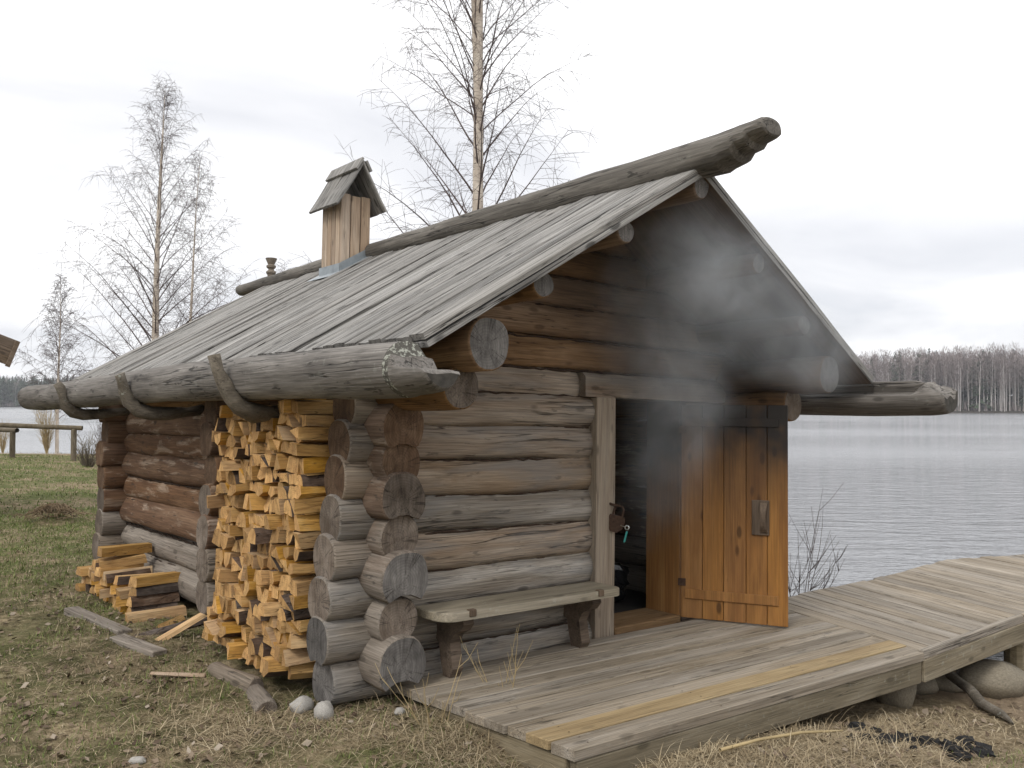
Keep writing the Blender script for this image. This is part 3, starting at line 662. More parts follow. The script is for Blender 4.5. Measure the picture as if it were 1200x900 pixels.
def flashing():
    V = []; F = []; o_ = .012
    for u, v in ((cu0 - o_, cv0 - o_), (cu1 + o_, cv0 - o_), (cu1 + o_, cv1 + o_), (cu0 - o_, cv1 + o_)):
        b = roof_top(u); V += [(u, v, b - .03), (u, v, b + .085)]
    for i in range(4): j = (i + 1) % 4; F.append((i * 2, j * 2, j * 2 + 1, i * 2 + 1))
    n = len(V); e = .07                                  # apron sheet lying on the boards
    for u, v in ((cu0 - .10, cv0 - e), (cu1 + .02, cv0 - e), (cu1 + .02, cv1 + e), (cu0 - .10, cv1 + e)):
        V.append((u, v, roof_top(u) + .010)); V.append((u, v, roof_top(u) + .013))
    F += [(n + 1, n + 3, n + 5, n + 7), (n, n + 6, n + 4, n + 2)] + [(n + a, n + b, n + b + 1, n + a + 1) for a, b in ((0, 2), (2, 4), (4, 6), (6, 0))]
    return mesh('flashing', V, F, M['zinc'])
link('flashing', flashing(), chim)

# ------------------------------------------------------------------ bench on the front wall
bench = empty('wall_bench', HM, 'narrow grey plank bench on two carved brackets below the front wall, left of the doorway', 'bench')
def seat():
    poly = []; u0, u1, v0, v1, r = .16, 1.52, -.415, -.135, .10
    for cx, cy, a0 in ((u1 - r * .6, v0 + r * .6, -90), (u0 + r, v0 + r, 180)):
        rr = r * .6 if a0 == -90 else r
        for k in range(6):
            a = R(a0 + 18 * k); poly.append((cx + rr * math.cos(a), cy + rr * math.sin(a)))
        if a0 == -90: poly += [(u1, v1), (u0, v1)]
    n = len(poly); V = []; F = []; c = (sum(p[0] for p in poly) / n, sum(p[1] for p in poly) / n)
    for z, e in ((.315, .004), (.32, 0), (.356, 0), (.362, .006)):
        for x, y in poly: d = Vector((c[0] - x, c[1] - y)).normalized(); V.append((x + d.x * e, y + d.y * e, z))
    for i in range(3):
        for k in range(n): F.append((i * n + k, i * n + (k + 1) % n, i * n + n + (k + 1) % n, i * n + n + k))
    F += [tuple(range(n - 1, -1, -1)), tuple(range(3 * n, 4 * n))]; return mesh('seat', V, F, M['bench'])
link('seat', seat(), bench)
BP = [(-.10, .313), (-.37, .313), (-.385, .285), (-.35, .245), (-.29, .215), (-.262, .165), (-.275, .09), (-.29, .03), (-.26, -.02), (-.20, -.02), (-.175, .06), (-.155, .15), (-.10, .19)]
for u in (.32, 1.29):
    me = prism('bracket', BP, .07, M['dark_timber']); link('bracket', me, bench, Matrix(((0, 0, 1, u), (1, 0, 0, 0), (0, 1, 0, 0), (0, 0, 0, 1))))
    link('seat_peg', boxm('seat_peg', u + .012, u + .058, -.422, -.385, .33, .368, M['dark_timber'], .004), bench)

# padlock hanging at the door post, key in it
LM = HM @ Matrix.Translation((1.70, -.19, .775)) @ Matrix.Rotation(R(-50), 4, 'Z') @ Matrix.Rotation(R(14), 4, 'Y') @ Matrix.Diagonal((1.2, 1.2, 1.2, 1))
pad = empty('padlock', LM, 'old rusty padlock with a key in it hanging on the grey door post', 'padlock')
def padbody():
    prof = [(-.040, .0), (-.048, -.03), (-.042, -.065), (-.018, -.09), (.018, -.09), (.042, -.065), (.048, -.03), (.040, 0)]
    return prism('lock_body', prof, .03, M['rust'])
link('lock_body', padbody(), pad, Matrix(((1, 0, 0, 0), (0, 0, 1, -.013), (0, 1, 0, 0), (0, 0, 0, 1))))
tb = Tubes(); tb.add([(-.024, 0, -.005), (-.025, 0, .025)] + [(-.025 * math.cos(R(a)), 0, .028 + .028 * math.sin(R(a))) for a in range(20, 180, 20)] + [(.025, 0, .025), (.024, 0, -.005)], .0062, 8)
link('shackle', tb.mesh('shackle', M['rust']), pad)
tb = Tubes(); tb.add([(.030 + .0, -.016, -.045), (.055, -.03, -.045)], .003, 6); tb.add([(.066 + .011 * math.cos(R(a)), -.034, -.045 + .011 * math.sin(R(a))) for a in range(0, 361, 36)], .0035, 6)
link('key', tb.mesh('key', M['steel']), pad)
link('key_tag', boxm('key_tag', .066, .076, -.036, -.032, -.125, -.065, M['teal'], .002), pad)
tb = Tubes(); tb.add([(-.12, .02, .05), (-.06, -.004, .052), (-.03, -.010, .05), (0, -.012, .055)], .008, 6); link('hasp', tb.mesh('hasp', M['rust']), pad)

# dark crumpled sack inside the doorway
def crumple(name, r, h, m, seed, n=18, k=26):
    V = []; F = []
    for i in range(n + 1):
        th = math.pi * i / n
        for j in range(k):
            ph = 2 * math.pi * j / k; d = Vector((math.sin(th) * math.cos(ph), math.sin(th) * math.sin(ph), math.cos(th)))
            q = 1 + .35 * mnoise.noise(d * 2.2 + Vector((seed, 0, 0))) + .25 * abs(mnoise.noise(d * 5 + Vector((0, seed, 0)))) + .1 * mnoise.noise(d * 11)
            V.append((d.x * r * q, d.y * r * q, max(-h * .8, d.z * h * q)))
    for i in range(n):
        for j in range(k): F.append((i * k + j, i * k + k + j, i * k + k + (j + 1) % k, i * k + (j + 1) % k))
    return mesh(name, V, F, m)
bg = link('black_sack', crumple('black_sack', .26, .19, M['black_bag'], 3.1), None, HM @ Matrix.Translation((2.32, .66, .165)))
tag(bg, 'crumpled shiny black sack on the floor just inside the dark doorway', 'sack')

# ------------------------------------------------------------------ split firewood
def split_piece(L, poly, bark_edges, seed):
    rr = random.Random(seed); n = len(poly); V = []; F = []; idx = []
    tw = rr.uniform(-.10, .10); sec = [0, .5, 1]; sk = (rr.uniform(-.025, .025), rr.uniform(-.025, .025))
    for s in sec:
        x = L * (s - .5)
        for (y, z) in poly:
            a = tw * (s - .5); j = .05 if s == .5 else .03
            yy, zz = y * math.cos(a) - z * math.sin(a), y * math.sin(a) + z * math.cos(a)
            V.append((x + ((sk[0] * y + sk[1] * z) * 8 if s != .5 else 0), yy * (1 + rr.uniform(-j, j)), zz * (1 + rr.uniform(-j, j))))
    for i in range(2):
        for k in range(n): F.append((i * n + k, i * n + n + k, i * n + n + (k + 1) % n, i * n + (k + 1) % n)); idx.append(2 if k in bark_edges else 0)
    F.append(tuple(range(n))); idx.append(1); F.append(tuple(range(3 * n - 1, 2 * n - 1, -1))); idx.append(1)
    return mesh('firewood', V, [f[::-1] for f in F], [M['fresh'], M['fresh_end'], M['bark']], idx)
def cell_polys(w, h, rr):
    """cuts a cell of a stack row into one or two split-log sections (centred on the cell)"""
    a, b = w / 2, h / 2; j = lambda s=.14: 1 - rr.uniform(0, s); t = rr.random()
    if t < .22:
        return [([(-a * j(), -b * j()), (a * j(), -b * j(.1)), (a * j(.3), b * j(.25)), (-a * j(.35), b * j())], ())]
    if t < .46:
        return [([(-a * .97, -b * .97), (a * .9, -b * .97), (-a * .97, b * .9)], (1,) if rr.random() < .3 else ()), ([(a * .97, -b * .86), (a * .97, b * .97), (-a * .86, b * .97)], (2,) if rr.random() < .25 else ())]
    if t < .66:
        pts = [(a * math.cos(R(q)) * .98, -b + 1.95 * b * math.sin(R(q))) for q in range(0, 181, 36)]
        return [(pts, tuple(range(len(pts) - 1)) if rr.random() < .8 else ())]
    if t < .78:
        pts = [(a * math.cos(R(q)) * .98, b - 1.95 * b * math.sin(R(q))) for q in range(0, 181, 45)]
        return [(pts[::-1], tuple(range(len(pts) - 1)) if rr.random() < .6 else ())]
    if t < .9:
        return [([(-a, -b * rr.uniform(.5, 1)), (a * rr.uniform(-.2, .3), -b), (a, -b * rr.uniform(0, .6)), (a * rr.uniform(.4, .9), b), (-a * rr.uniform(.3, .8), b * rr.uniform(.7, 1))], (rr.randrange(5),) if rr.random() < .4 else ())]
    return [([(-a, -b), (a, -b), (rr.uniform(-.4, .4) * a, b)], ())]
rr = random.Random(21); nfw = 0
OUT = Matrix(((-1, 0, 0, 0), (0, -1, 0, 0), (0, 0, 1, 0), (0, 0, 0, 1)))     # local X points out of the wall
prev, cur = {}, {}
ORD = ['', 'first', 'second', 'third', 'fourth', 'fifth', 'sixth', 'seventh', 'eighth', 'ninth', 'tenth', 'eleventh', 'twelfth', 'thirteenth', 'fourteenth', 'fifteenth', 'sixteenth', 'seventeenth', 'eighteenth', 'nineteenth', 'twentieth',
       'twenty-first', 'twenty-second', 'twenty-third', 'twenty-fourth', 'twenty-fifth', 'twenty-sixth']
for blk in range(3):
    w = -.03 + rr.uniform(-.01, .01); nrow = 0
    while w < 1.40:
        h = min(rr.uniform(.060, .098), 1.47 - w); nrow += 1; first = blk == 0
        vl = .165 + .37 * blk + (rr.uniform(-.03, .03) if blk else rr.uniform(0, .02)); vr = .165 + .37 * (blk + 1) + (rr.uniform(-.03, .03) if blk < 2 else .10 - .06 * (w / 1.4) + rr.uniform(-.03, .04))
        if prev and blk: vl = prev.get(int(w / .07), vl)
        v = vl
        while v < vr - .03:
            wd = min(rr.uniform(.068, .132), vr - v); wob = .012 * math.sin(v * 7 + w * 9)
            for poly, be in cell_polys(wd * .99, h * .99, rr):
                L = rr.uniform(.22, .28); out = .365 + (.05 if rr.random() < .12 else 0) + rr.uniform(-.03, .035) + .05 * max(0, .6 - w)
                pm = HM @ Matrix.Translation((-out + L / 2, v + wd / 2, w + h / 2 + wob)) @ OUT @ Matrix.Rotation(rr.uniform(-.10, .10), 4, 'Z') @ Matrix.Rotation(rr.uniform(-.07, .07), 4, 'Y') @ Matrix.Rotation(rr.uniform(-.2, .2), 4, 'X')
                o = link('firewood', split_piece(L, [(y, z) for y, z in poly], be, 500 + nfw), None, pm); nfw += 1
                lvl = ('bottom', 'lower', 'middle', 'upper', 'top')[max(0, min(4, int((w + .02) / .283)))]; hor = ('right', 'centre', 'left')[blk]
                kind = 'split log with dark bark' if be else 'pale split log without bark'
                if first: tag(o, ('barked' if be else 'pale') + ' split log, %s row from the ground, at the corner end of the wall stack' % ORD[nrow], 'firewood', 'split logs at the corner end of the wall stack')
                else: tag(o, '%s at the %s %s of the wall stack' % (kind, lvl, hor), 'firewood', '%s at the %s %s of the wall stack' % ('bark faced split logs' if be else 'pale split logs', lvl, hor))
                first = False
            v += wd + .003
        cur[int(w / .07)] = v
        w += h + .001
    prev, cur = cur, {}
print('stack pieces', nfw)

# loose pile at the back of the side wall
pile = [  # u, v, height above ground, length, section w,h, rot about z (deg, 90 = along the wall), tilt, bark
]
gl = lambda u, v: (HM @ Vector((u, v, 0)))
def loose(u, v, dz, L, w_, h_, ang, tilt, bark, label, group=None, shape=0, roll=0):
    p = gl(u, v); z = gz1(p.x, p.y)
    polys = [[(-w_ / 2, -h_ / 2), (w_ / 2, -h_ / 2), (w_ * .42, h_ * .45), (-w_ * .4, h_ / 2)], [(-w_ / 2, -h_ / 2), (w_ / 2, -h_ / 2), (.1 * w_, h_ / 2)],
             [(w_ / 2 * math.cos(R(q)), -h_ / 2 + h_ * math.sin(R(q))) for q in range(0, 181, 36)]]
    poly = polys[shape]; be = () if not bark else (tuple(range(len(poly) - 1)) if shape == 2 else (1,))
    me = split_piece(L, poly, be, int(abs(u * 1000 + v * 777 + dz * 313)))
    az = math.atan2(HU.y, HU.x) + R(ang)
    o = link('firewood', me, None, Matrix.Translation((p.x, p.y, z + dz + h_ / 2 - .004)) @ Matrix.Rotation(az, 4, 'Z') @ Matrix.Rotation(R(tilt), 4, 'Y') @ Matrix.Rotation(R(roll), 4, 'X'))
    return tag(o, label, 'firewood', group)
rr = random.Random(5)
gp = 'end on split logs in the low pile by the back corner'
for i in range(9):
    v0 = 2.72 + .135 * i; nl = (3, 4, 4, 4, 5, 4, 4, 3, 3)[i]
    for j in range(nl):
        bk = rr.random() < .33; loose(-.36 + rr.uniform(-.04, .03), v0 + rr.uniform(-.025, .025), .004 + .066 * j + rr.uniform(0, .006), rr.uniform(.30, .38), rr.uniform(.08, .115), .064, 180 + rr.uniform(-9, 9), rr.uniform(-3, 3), bk,
              'bark covered split log end on in the low pile by the back corner' if bk else 'pale split log end on in the low pile by the back corner', ('bark faced ' if bk else 'pale ') + gp, shape=rr.choice((0, 0, 1, 2)), roll=rr.uniform(-8, 8))
for j, (dz, bk, L) in enumerate(((.0, True, .34), (.075, True, .36), (.15, True, .33), (.215, False, .36))):
    loose(-.34 + .012 * j, 2.60 + .022 * j, dz, L, .10, .072, 182 + 4 * j, -2, bk, ['weathered split log at the foot of the low pile', 'dark barked split log on the low pile, second from the ground', 'dark barked split log on the low pile, third from the ground', 'pale split log lying across the top front of the low pile'][j], None, shape=2 if bk else 0, roll=rr.uniform(-6, 6))
loose(-.34, 3.30, .345, .42, .10, .075, 192, -2, False, 'longest pale split log on top of the low pile by the back corner', None)
loose(-.38, 2.40, .0, .40, .09, .065, 172, 2, False, 'pale split log on the ground in front of the low pile', None)
loose(-.34, 2.22, .0, .24, .07, .035, 212, 4, False, 'short pale chip of split wood on the ground between pile and stack', None, shape=1)
loose(-.38, 2.05, .01, .60, .08, .045, 188, 5, True, 'long barked slab on the ground beside the low grey wall logs', None, shape=2)
loose(-.38, 1.80, .07, .48, .085, .026, 172, 26, False, 'pale split board leaning against the grey bottom wall log', None)
# grey edging planks in the soil beside the hut
for k, (u, v, L, a, lb) in enumerate(((-.74, 2.55, .95, 97, 'grey weathered plank lying in the soil before the low wood pile'), (-.70, 1.75, .55, 101, 'grey weathered plank lying in the soil nearer the wall stack'))):
    p = gl(u, v); o = link('old_plank', boxm('old_plank', -L / 2, L / 2, -.05, .05, -.03, .02, M['log_old'], .006, .006, k), None, Matrix.Translation((p.x, p.y, gz1(p.x, p.y) + .01)) @ Matrix.Rotation(math.atan2(HU.y, HU.x) + R(a), 4, 'Z') @ Matrix.Rotation(R(3), 4, 'X'))
    tag(o, lb, 'plank')
for k, (u, v, L, a) in enumerate(((-.48, .42, .5, 94), (-.55, .12, .3, 80))):
    p = gl(u, v); o = link('rotten_log', log_mesh('rotten_log', L, .055, [M['log_old']] + ENDS, 900 + k, below=0), None, Matrix.Translation((p.x, p.y, gz1(p.x, p.y) + .015)) @ Matrix.Rotation(math.atan2(HU.y, HU.x) + R(a), 4, 'Z'))
    tag(o, ['rotten grey log half sunk in soil under the wall stack', 'short grey log stub in the grass near the two white stones'][k], 'log')

# ------------------------------------------------------------------ jetty: landing in front of the door and walkway out to the lake
ZT = .017
jetty = empty('jetty', Matrix.Translation((.281, 3.818, ZT)), 'grey plank landing before the door continuing as a jetty into the lake', 'jetty')
JO = Vector((.281, 3.818)); jx = (Vector((2.486, 5.333)) - JO).normalized(); jy = Vector((-jx.y, jx.x))
def to_local(p): d = Vector(p) - JO; return (d.x, d.y)
def plank_poly(q, th, m, dz=0, name='deck_board', gx=True):
    me = prism(name, [to_local(p) for p in q], th, m)
    # rotate into board space so that the grain runs along the board
    return me
def deck_board(a0, a1, b0, b1, th, m, dz, name='deck_board'):
    """board whose two long edges run a0->a1 and b0->b1 (world xy); own local X along the board"""
    a0, a1, b0, b1 = map(Vector, (a0, a1, b0, b1)); c = (a0 + a1 + b0 + b1) / 4; d = ((a1 - a0) + (b1 - b0)).normalized(); e = Vector((-d.y, d.x))
    loc = lambda p: ((p - c).dot(d), (p - c).dot(e)); P = [loc(a0), loc(a1), loc(b1), loc(b0)]
    area = sum(P[i][0] * P[(i + 1) % 4][1] - P[(i + 1) % 4][0] * P[i][1] for i in range(4))
    if area < 0: P = P[::-1]
    n = 4; V = []; bv = .004; cc = (sum(p[0] for p in P) / 4, sum(p[1] for p in P) / 4)
    for z, sh in ((-th, 0), (-bv, 0), (0, bv)):
        for x, y in P:
            sx = math.copysign(sh, cc[0] - x); sy = math.copysign(sh, cc[1] - y); V.append((x + sx, y + sy, z))
    F = [(3, 2, 1, 0), (8, 9, 10, 11)]
    for i in (0, 1):
        for k in range(4): F.append((i * 4 + k, i * 4 + (k + 1) % 4, i * 4 + 4 + (k + 1) % 4, i * 4 + 4 + k))
    o = link(name, mesh(name, V, F, m), jetty, Matrix.Translation((c.x - JO.x, c.y - JO.y, dz)) @ Matrix.Rotation(math.atan2(d.y, d.x), 4, 'Z')); return o
def isect(p, d, q, e):
    den = d.x * e.y - d.y * e.x; t = ((q.x - p.x) * e.y - (q.y - p.y) * e.x) / den; return p + d * t
BL = Vector((-.443, 4.523)); ld = (BL - JO).normalized()
e0 = Vector((2.50, 5.36)); edg = (Vector((2.22, 5.98)) - e0).normalized()            # line where the landing boards stop
rr = random.Random(3); NBD = 10; bwid = .137
wall0 = HM @ Vector((.12, -.145, 0)); wd_ = HU.to_2d().normalized(); wall0 = wall0.to_2d()
for j in range(NBD):
    y0, y1 = j * bwid + .002, (j + 1) * bwid - .003
    if j == 9: y1 = y0 + .11
    pts = []
    for yy in (y0, y1):
        p = JO + jy * yy; a = isect(p, jx, JO, ld); b = isect(p, jx, e0, edg)
        wl = isect(p, jx, wall0, wd_)                       # keep the board clear of the wall
        if yy > 1.0 and (wl - a).dot(jx) > 0 and yy > (wall0 - JO).dot(jy): a = wl
        pts.append((a, b))
    (a0, a1), (b0, b1) = pts
    s = rr.uniform(-.012, .012); a0 = a0 + jx * s; b0 = b0 + jx * s
    if j == 1: s = .06; a0 = a0 - jx * .015; b0 = b0 - jx * .015
    o = deck_board(a0, a1, b0, b1, .042 if j else .05, M['deck_new'] if j == 1 else M['deck'], rr.uniform(-.003, .003) + (.006 if j == 1 else 0))
    if j == 1: o['label'] = 'newer yellow deck board next to the front edge'
def nails():
    V = []; F = []; rn = random.Random(8)
    for j in range(10):
        for yy in (.03, .105):
            for xx in (.10, .95, 1.75, 2.5):
                x, y = xx - .12 * j * bwid * 6 * 0 + rn.uniform(-.01, .01), j * bwid + yy + rn.uniform(-.006, .006); n0 = len(V)
                if xx > 2.4 and j > 4: continue
                for k in range(6): a = k * math.pi / 3; V.append((x + .0042 * math.cos(a), y + .0042 * math.sin(a), .0035 + (.006 if j == 1 else 0)))
                F.append(tuple(range(n0, n0 + 6)))
    o = link('nail_heads', mesh('nail_heads', V, F, M['rust']), jetty, Matrix.Rotation(math.atan2(jx.y, jx.x), 4, 'Z')); o['kind'] = 'stuff'
nails()
FP = [Vector(p) for p in ((2.486, 5.333), (3.641, 6.272), (5.1, 7.4), (9.5, 9.0))]; BPx = [Vector(p) for p in ((1.35, 6.05), (2.09, 6.857), (3.165, 7.652), (4.277, 8.606), (5.185, 8.92), (9.0, 10.25))]
bd = Vector((.344, -.939)); 
def hit(p, d, poly):
    best = None
    for i, (a, b) in enumerate(zip(poly[:-1], poly[1:])):
        e = b - a; den = d.x * e.y - d.y * e.x
        if abs(den) < 1e-9: continue
        s = ((a.x - p.x) * d.y - (a.y - p.y) * d.x) / (-(e.x * d.y - e.y * d.x)) if False else None
        X = isect(p, d, a, e); t = (X - a).dot(e) / e.dot(e)
        if (t >= -1e-6 or i == 0) and (t <= 1 + 1e-6 or i == len(poly) - 2): best = X; break
    return best
org = e0 + Vector((.012, .006)); m_ = 42
d_first = Vector((.40, -.917)).normalized()
def row(k):
    t = min(1, k / 8); d = (d_first * (1 - t) + bd * t).normalized(); nrm = Vector((.92, .39)).normalized()
    return org + Vector((.925, .38)) * (.138 * k), d
for k in range(m_):
    p0, d0 = row(k); p1, d1 = row(k + .975)
    a0, b0, a1, b1 = hit(p0, d0, BPx), hit(p0, d0, FP), hit(p1, d1, BPx), hit(p1, d1, FP)
    if None in (a0, a1, b0, b1): continue
    s = rr.uniform(-.02, .02); a0 = a0 - d0 * s; a1 = a1 - d0 * s
    deck_board(a0, b0, a1, b1, .04, M['deck'], rr.uniform(-.003, .003) - .004)
def beam(p, q, wd, z0, z1, name='beam', m=None):
    p, q = Vector(p), Vector(q); d = (q - p); L = d.length; c = (p + q) / 2
    return link(name, boxm(name, -L / 2, L / 2, -wd / 2, wd / 2, z0, z1, m or M['beam'], .006, .003, int(L * 100)), jetty, Matrix.Translation((c.x - JO.x, c.y - JO.y, 0)) @ Matrix.Rotation(math.atan2(d.y, d.x), 4, 'Z'))
beam(JO + jx * .01 + jy * .03, FP[0] + jy * .035, .05, -.185, -.055)
beam(JO + jy * .06 + jx * .012, BL + jx * .05, .05, -.18, -.047)
for yy in (.55, 1.0): beam(JO + jy * yy + jx * .1, JO + jy * yy + jx * 2.6, .06, -.17, -.05)
n12 = (FP[1] - FP[0]).normalized(); nn = Vector((-n12.y, n12.x))
beam(FP[0] + nn * .022 + n12 * .01, FP[1] + nn * .022, .05, -.185, -.046); beam(FP[1] + nn * .025, FP[2] + nn * .025, .05, -.185, -.046); beam(FP[2] + nn * .02, FP[3] + nn * .02, .05, -.185, -.046)
for a, b in zip(BPx[1:-1], BPx[2:]): t = (b - a).normalized(); q = Vector((t.y, -t.x)) * .06; beam(a + q + t * .02, b + q - t * .02, .05, -.185, -.046)
for a, b in zip(FP[:-1], FP[1:]):                                                     # raised edging strip
    t = (b - a).normalized(); q = Vector((-t.y, t.x)); beam(a + q * .018 + t * .005, b + q * .018 - t * .005, .035, -.045, .010, 'edge_strip', M['deck'])
for p in ((3.7, 6.5), (3.1, 7.4), (5.2, 7.6), (4.4, 8.4), (6.9, 8.3), (6.3, 9.1)):
    link('pile_post', lathe('pile_post', [(.07, -1.0), (.07, -.19)], M['beam'], 10), jetty, Matrix.Translation((p[0] - JO.x, p[1] - JO.y, 0)))

# ------------------------------------------------------------------ stones, sticks, charcoal
def stone(pos, r, m, seed, label, name='stone', sq=(1, .8, .65)):
    me = crumple2(name, m, seed); z = gz1(pos[0], pos[1])
    o = link(name, me, None, Matrix.Translation((pos[0], pos[1], z + r * sq[2] * .55)) @ Matrix.Rotation(seed, 4, 'Z') @ Matrix.Diagonal((r * sq[0], r * sq[1], r * sq[2], 1)))
    return tag(o, label, name)
def crumple2(name, m, seed, n=10, k=16, rough=.10):
    V = []; F = []
    for i in range(n + 1):
        th = math.pi * i / n
        for j in range(k):
            ph = 2 * math.pi * j / k; d = Vector((math.sin(th) * math.cos(ph), math.sin(th) * math.sin(ph), math.cos(th)))
            q = 1 + .22 * mnoise.noise(d * 1.4 + Vector((seed * 3.1, 0, 0))) + .06 * mnoise.noise(d * 4 + Vector((0, seed, 0))); q += rough * mnoise.noise(d * 3.2 + Vector((seed, seed, 0))); V.append(d * q)
    for i in range(n):
        for j in range(k): F.append((i * k + j, i * k + k + j, i * k + k + (j + 1) % k, i * k + (j + 1) % k))
    return mesh(name, V, F, m, smooth=rough < .2)
stone((-1.075, 4.56), .07, M['stone'], 1, 'pale oval stone in the grass below the wall stack, left of a rounder one', sq=(1, .7, .6))
stone((-.945, 4.47), .062, M['stone'], 2, 'pale round stone in the grass by the corner logs, right of a flatter one', sq=(.9, .8, .9))
stone((-1.62, 3.85), .03, M['stone'], 3, 'tiny pale pebble alone in the grass in the left foreground', sq=(1.3, .8, .6))
stone((-.56, 4.45), .03, M['stone'], 4, 'small pebble between the corner log and the landing')
for i, (x, y, r, lb, sq) in enumerate(((3.34, 6.15, .26, 'large flat brown boulder under the jetty at the waters edge', (1.1, .8, .5)), (3.45, 6.85, .17, 'rounded brown boulder behind the flat one under the jetty', (1, .9, .9)),
        (2.95, 6.15, .16, 'low sandy stone left of the driftwood branch', (1.3, .8, .5)), (2.42, 5.55, .16, 'upright mossy stone under the front beam of the landing', (.8, .7, 1.2)),
        (2.78, 6.05, .13, 'small brown stone in the shadow under the jetty', (1.2, .9, .7)), (4.05, 6.75, .15, 'wet stone at the right edge half in the water', (1.3, .8, .5)))):
    stone((x, y), r, M['stone_dark'], 10 + i, lb, 'boulder', sq)
def stick(name, pts, rad, m, label, cat, k=7):
    P = [(x, y, gz1(x, y) + dz) for x, y, dz in pts]; tb = Tubes(); tb.add(P, rad, k); o = link(name, tb.mesh(name, m), None); return tag(o, label, cat)
stick('driftwood', [(2.98, 6.02, .12), (3.02, 5.82, .07), (2.99, 5.62, .04), (3.0, 5.42, .03), (2.96, 5.22, .02)], [.030, .034, .036, .030, .008], M['hook2'] if 'hook2' in M else M['log_hook'], 'dark driftwood branch lying on the sand beside the boulders', 'branch')
stick('reed_stalk', [(.98, 4.15, .03), (1.2, 4.28, .045), (1.45, 4.42, .05), (1.72, 4.60, .04)], [.009, .008, .008, .006], M['straw'], 'long yellow reed stalk on the matted grass before the landing', 'reed')
rr = random.Random(17); tb = Tubes(); P0 = (-6.05, 11.65); Z0 = gz1(*P0)
for k in range(520):
    a = rr.uniform(0, 6.28); d = abs(rr.gauss(0, .15)); zz = .13 * math.exp(-(d / .17) ** 2) + rr.uniform(-.01, .02); b = rr.uniform(0, 6.28); l = rr.uniform(.05, .14); x, y = P0[0] + d * 1.5 * math.cos(a), P0[1] + d * math.sin(a)
    tb.add([(x, y, Z0 + zz), (x + l * math.cos(b) * .5, y + l * math.sin(b) * .5, Z0 + zz + rr.uniform(0, .03)), (x + l * math.cos(b), y + l * math.sin(b), Z0 + max(0, zz - rr.uniform(.0, .05)))], .005, 3)
M['hay'] = plain('brown_dead_grass', (.15, .105, .06), .9, nscale=6, amt=.5)
tag(link('grass_heap', tb.mesh('grass_heap', M['hay'])), 'small brown heap of dead grass on the green lawn at left', 'grass heap', kind='stuff')
rr = random.Random(9)
for k in range(44):
    x, y = (rr.gauss(1.93, .12), rr.gauss(4.62, .06)) if k % 2 else (rr.gauss(2.30, .14), rr.gauss(4.60, .09)); s = rr.uniform(.012, .045)
    o = link('charred_wood', crumple2('charred_wood', M['charcoal'], k + 30, 6, 8, .8), None, Matrix.Translation((x, y, gz1(x, y) + s * .12)) @ Matrix.Rotation(rr.uniform(0, 6), 4, 'Z') @ Matrix.Diagonal((s * 1.4, s, s * .7, 1)))
    tag(o, 'black lump of charred wood on the ground at the lower right', 'charcoal', 'burnt lumps on the ground at the lower right')
for k, (px, py, L, a, lb) in enumerate(((-1.05, 6.55, .13, 20, 'short pale wood chip on the soil in front of the pile'), (-1.9, 5.05, .30, 8, 'long thin pale splinter on the grass at lower left'), (-1.75, 5.9, .16, 50, 'bent bark strip on the bare soil at left'), (-3.35, 7.6, .2, 5, 'whitish splinter on the green grass at far left'))):
    o = link('wood_chip', boxm('wood_chip', -L / 2, L / 2, -.022, .022, 0, .012, M['chimney'] if k < 2 else M['log_old'], .003, .004, k), None, Matrix.Translation((px, py, gz1(px, py) + .015)) @ Matrix.Rotation(R(a), 4, 'Z') @ Matrix.Rotation(R(4), 4, 'Y')); tag(o, lb, 'wood chip')

# ------------------------------------------------------------------ fences and the neighbouring shed on the left
def fence(name, pts, h, label):
    base = Vector((pts[0][0], pts[0][1], gz1(*pts[0]))); r = empty(name, Matrix.Translation(base), label, 'fence')
    tops = []
    for i, (x, y) in enumerate(pts):
        z = gz1(x, y); P = Vector((x, y, z)) - base
        link('post', lathe('post', [(.085, -.3), (.085, h - .03), (.06, h)], M['fence'], 10), r, Matrix.Translation(P)); tops.append((P.x, P.y, P.z + h + .035))
    d = Vector(tops[0]) - Vector(tops[1]); d.normalize(); a = Vector(tops[0]) + d * .25
    tb = Tubes(); tb.add([tuple(a)] + tops[0:1] + tops[1:], .075, 8); link('rail', tb.mesh('rail', M['fence']), r)
fence('pole_fence', [(-13.75, 27.6), (-16.6, 27.2), (-19.5, 26.8), (-22.5, 26.4)], 1.0, 'farther single rail pole fence ending by the reeds at the shore')
fence('pole_fence', [(-15.9, 28.0), (-18.6, 29.6), (-21.5, 31.2)], .85, 'nearer lower pole fence at the left picture edge')
SHX = (22 - 600) * 12 / 1029.0
sh = empty('storage_shed', Matrix.Translation((SHX, 12.0, gz1(-8.6, 12))) @ Matrix.Rotation(R(48), 4, 'Z'), 'brown board shed of which only a roof corner shows at the left edge', 'shed')
zb = gz1(-8.6, 12)
ce = Vector((22 - 600, 0, 0)) * (12 / 1029.0); ez = 1.5 + (474 - 401) / 1029.0 * 12 - zb; ex = 0.0
sl_ = math.tan(R(20)); rl = 2.3
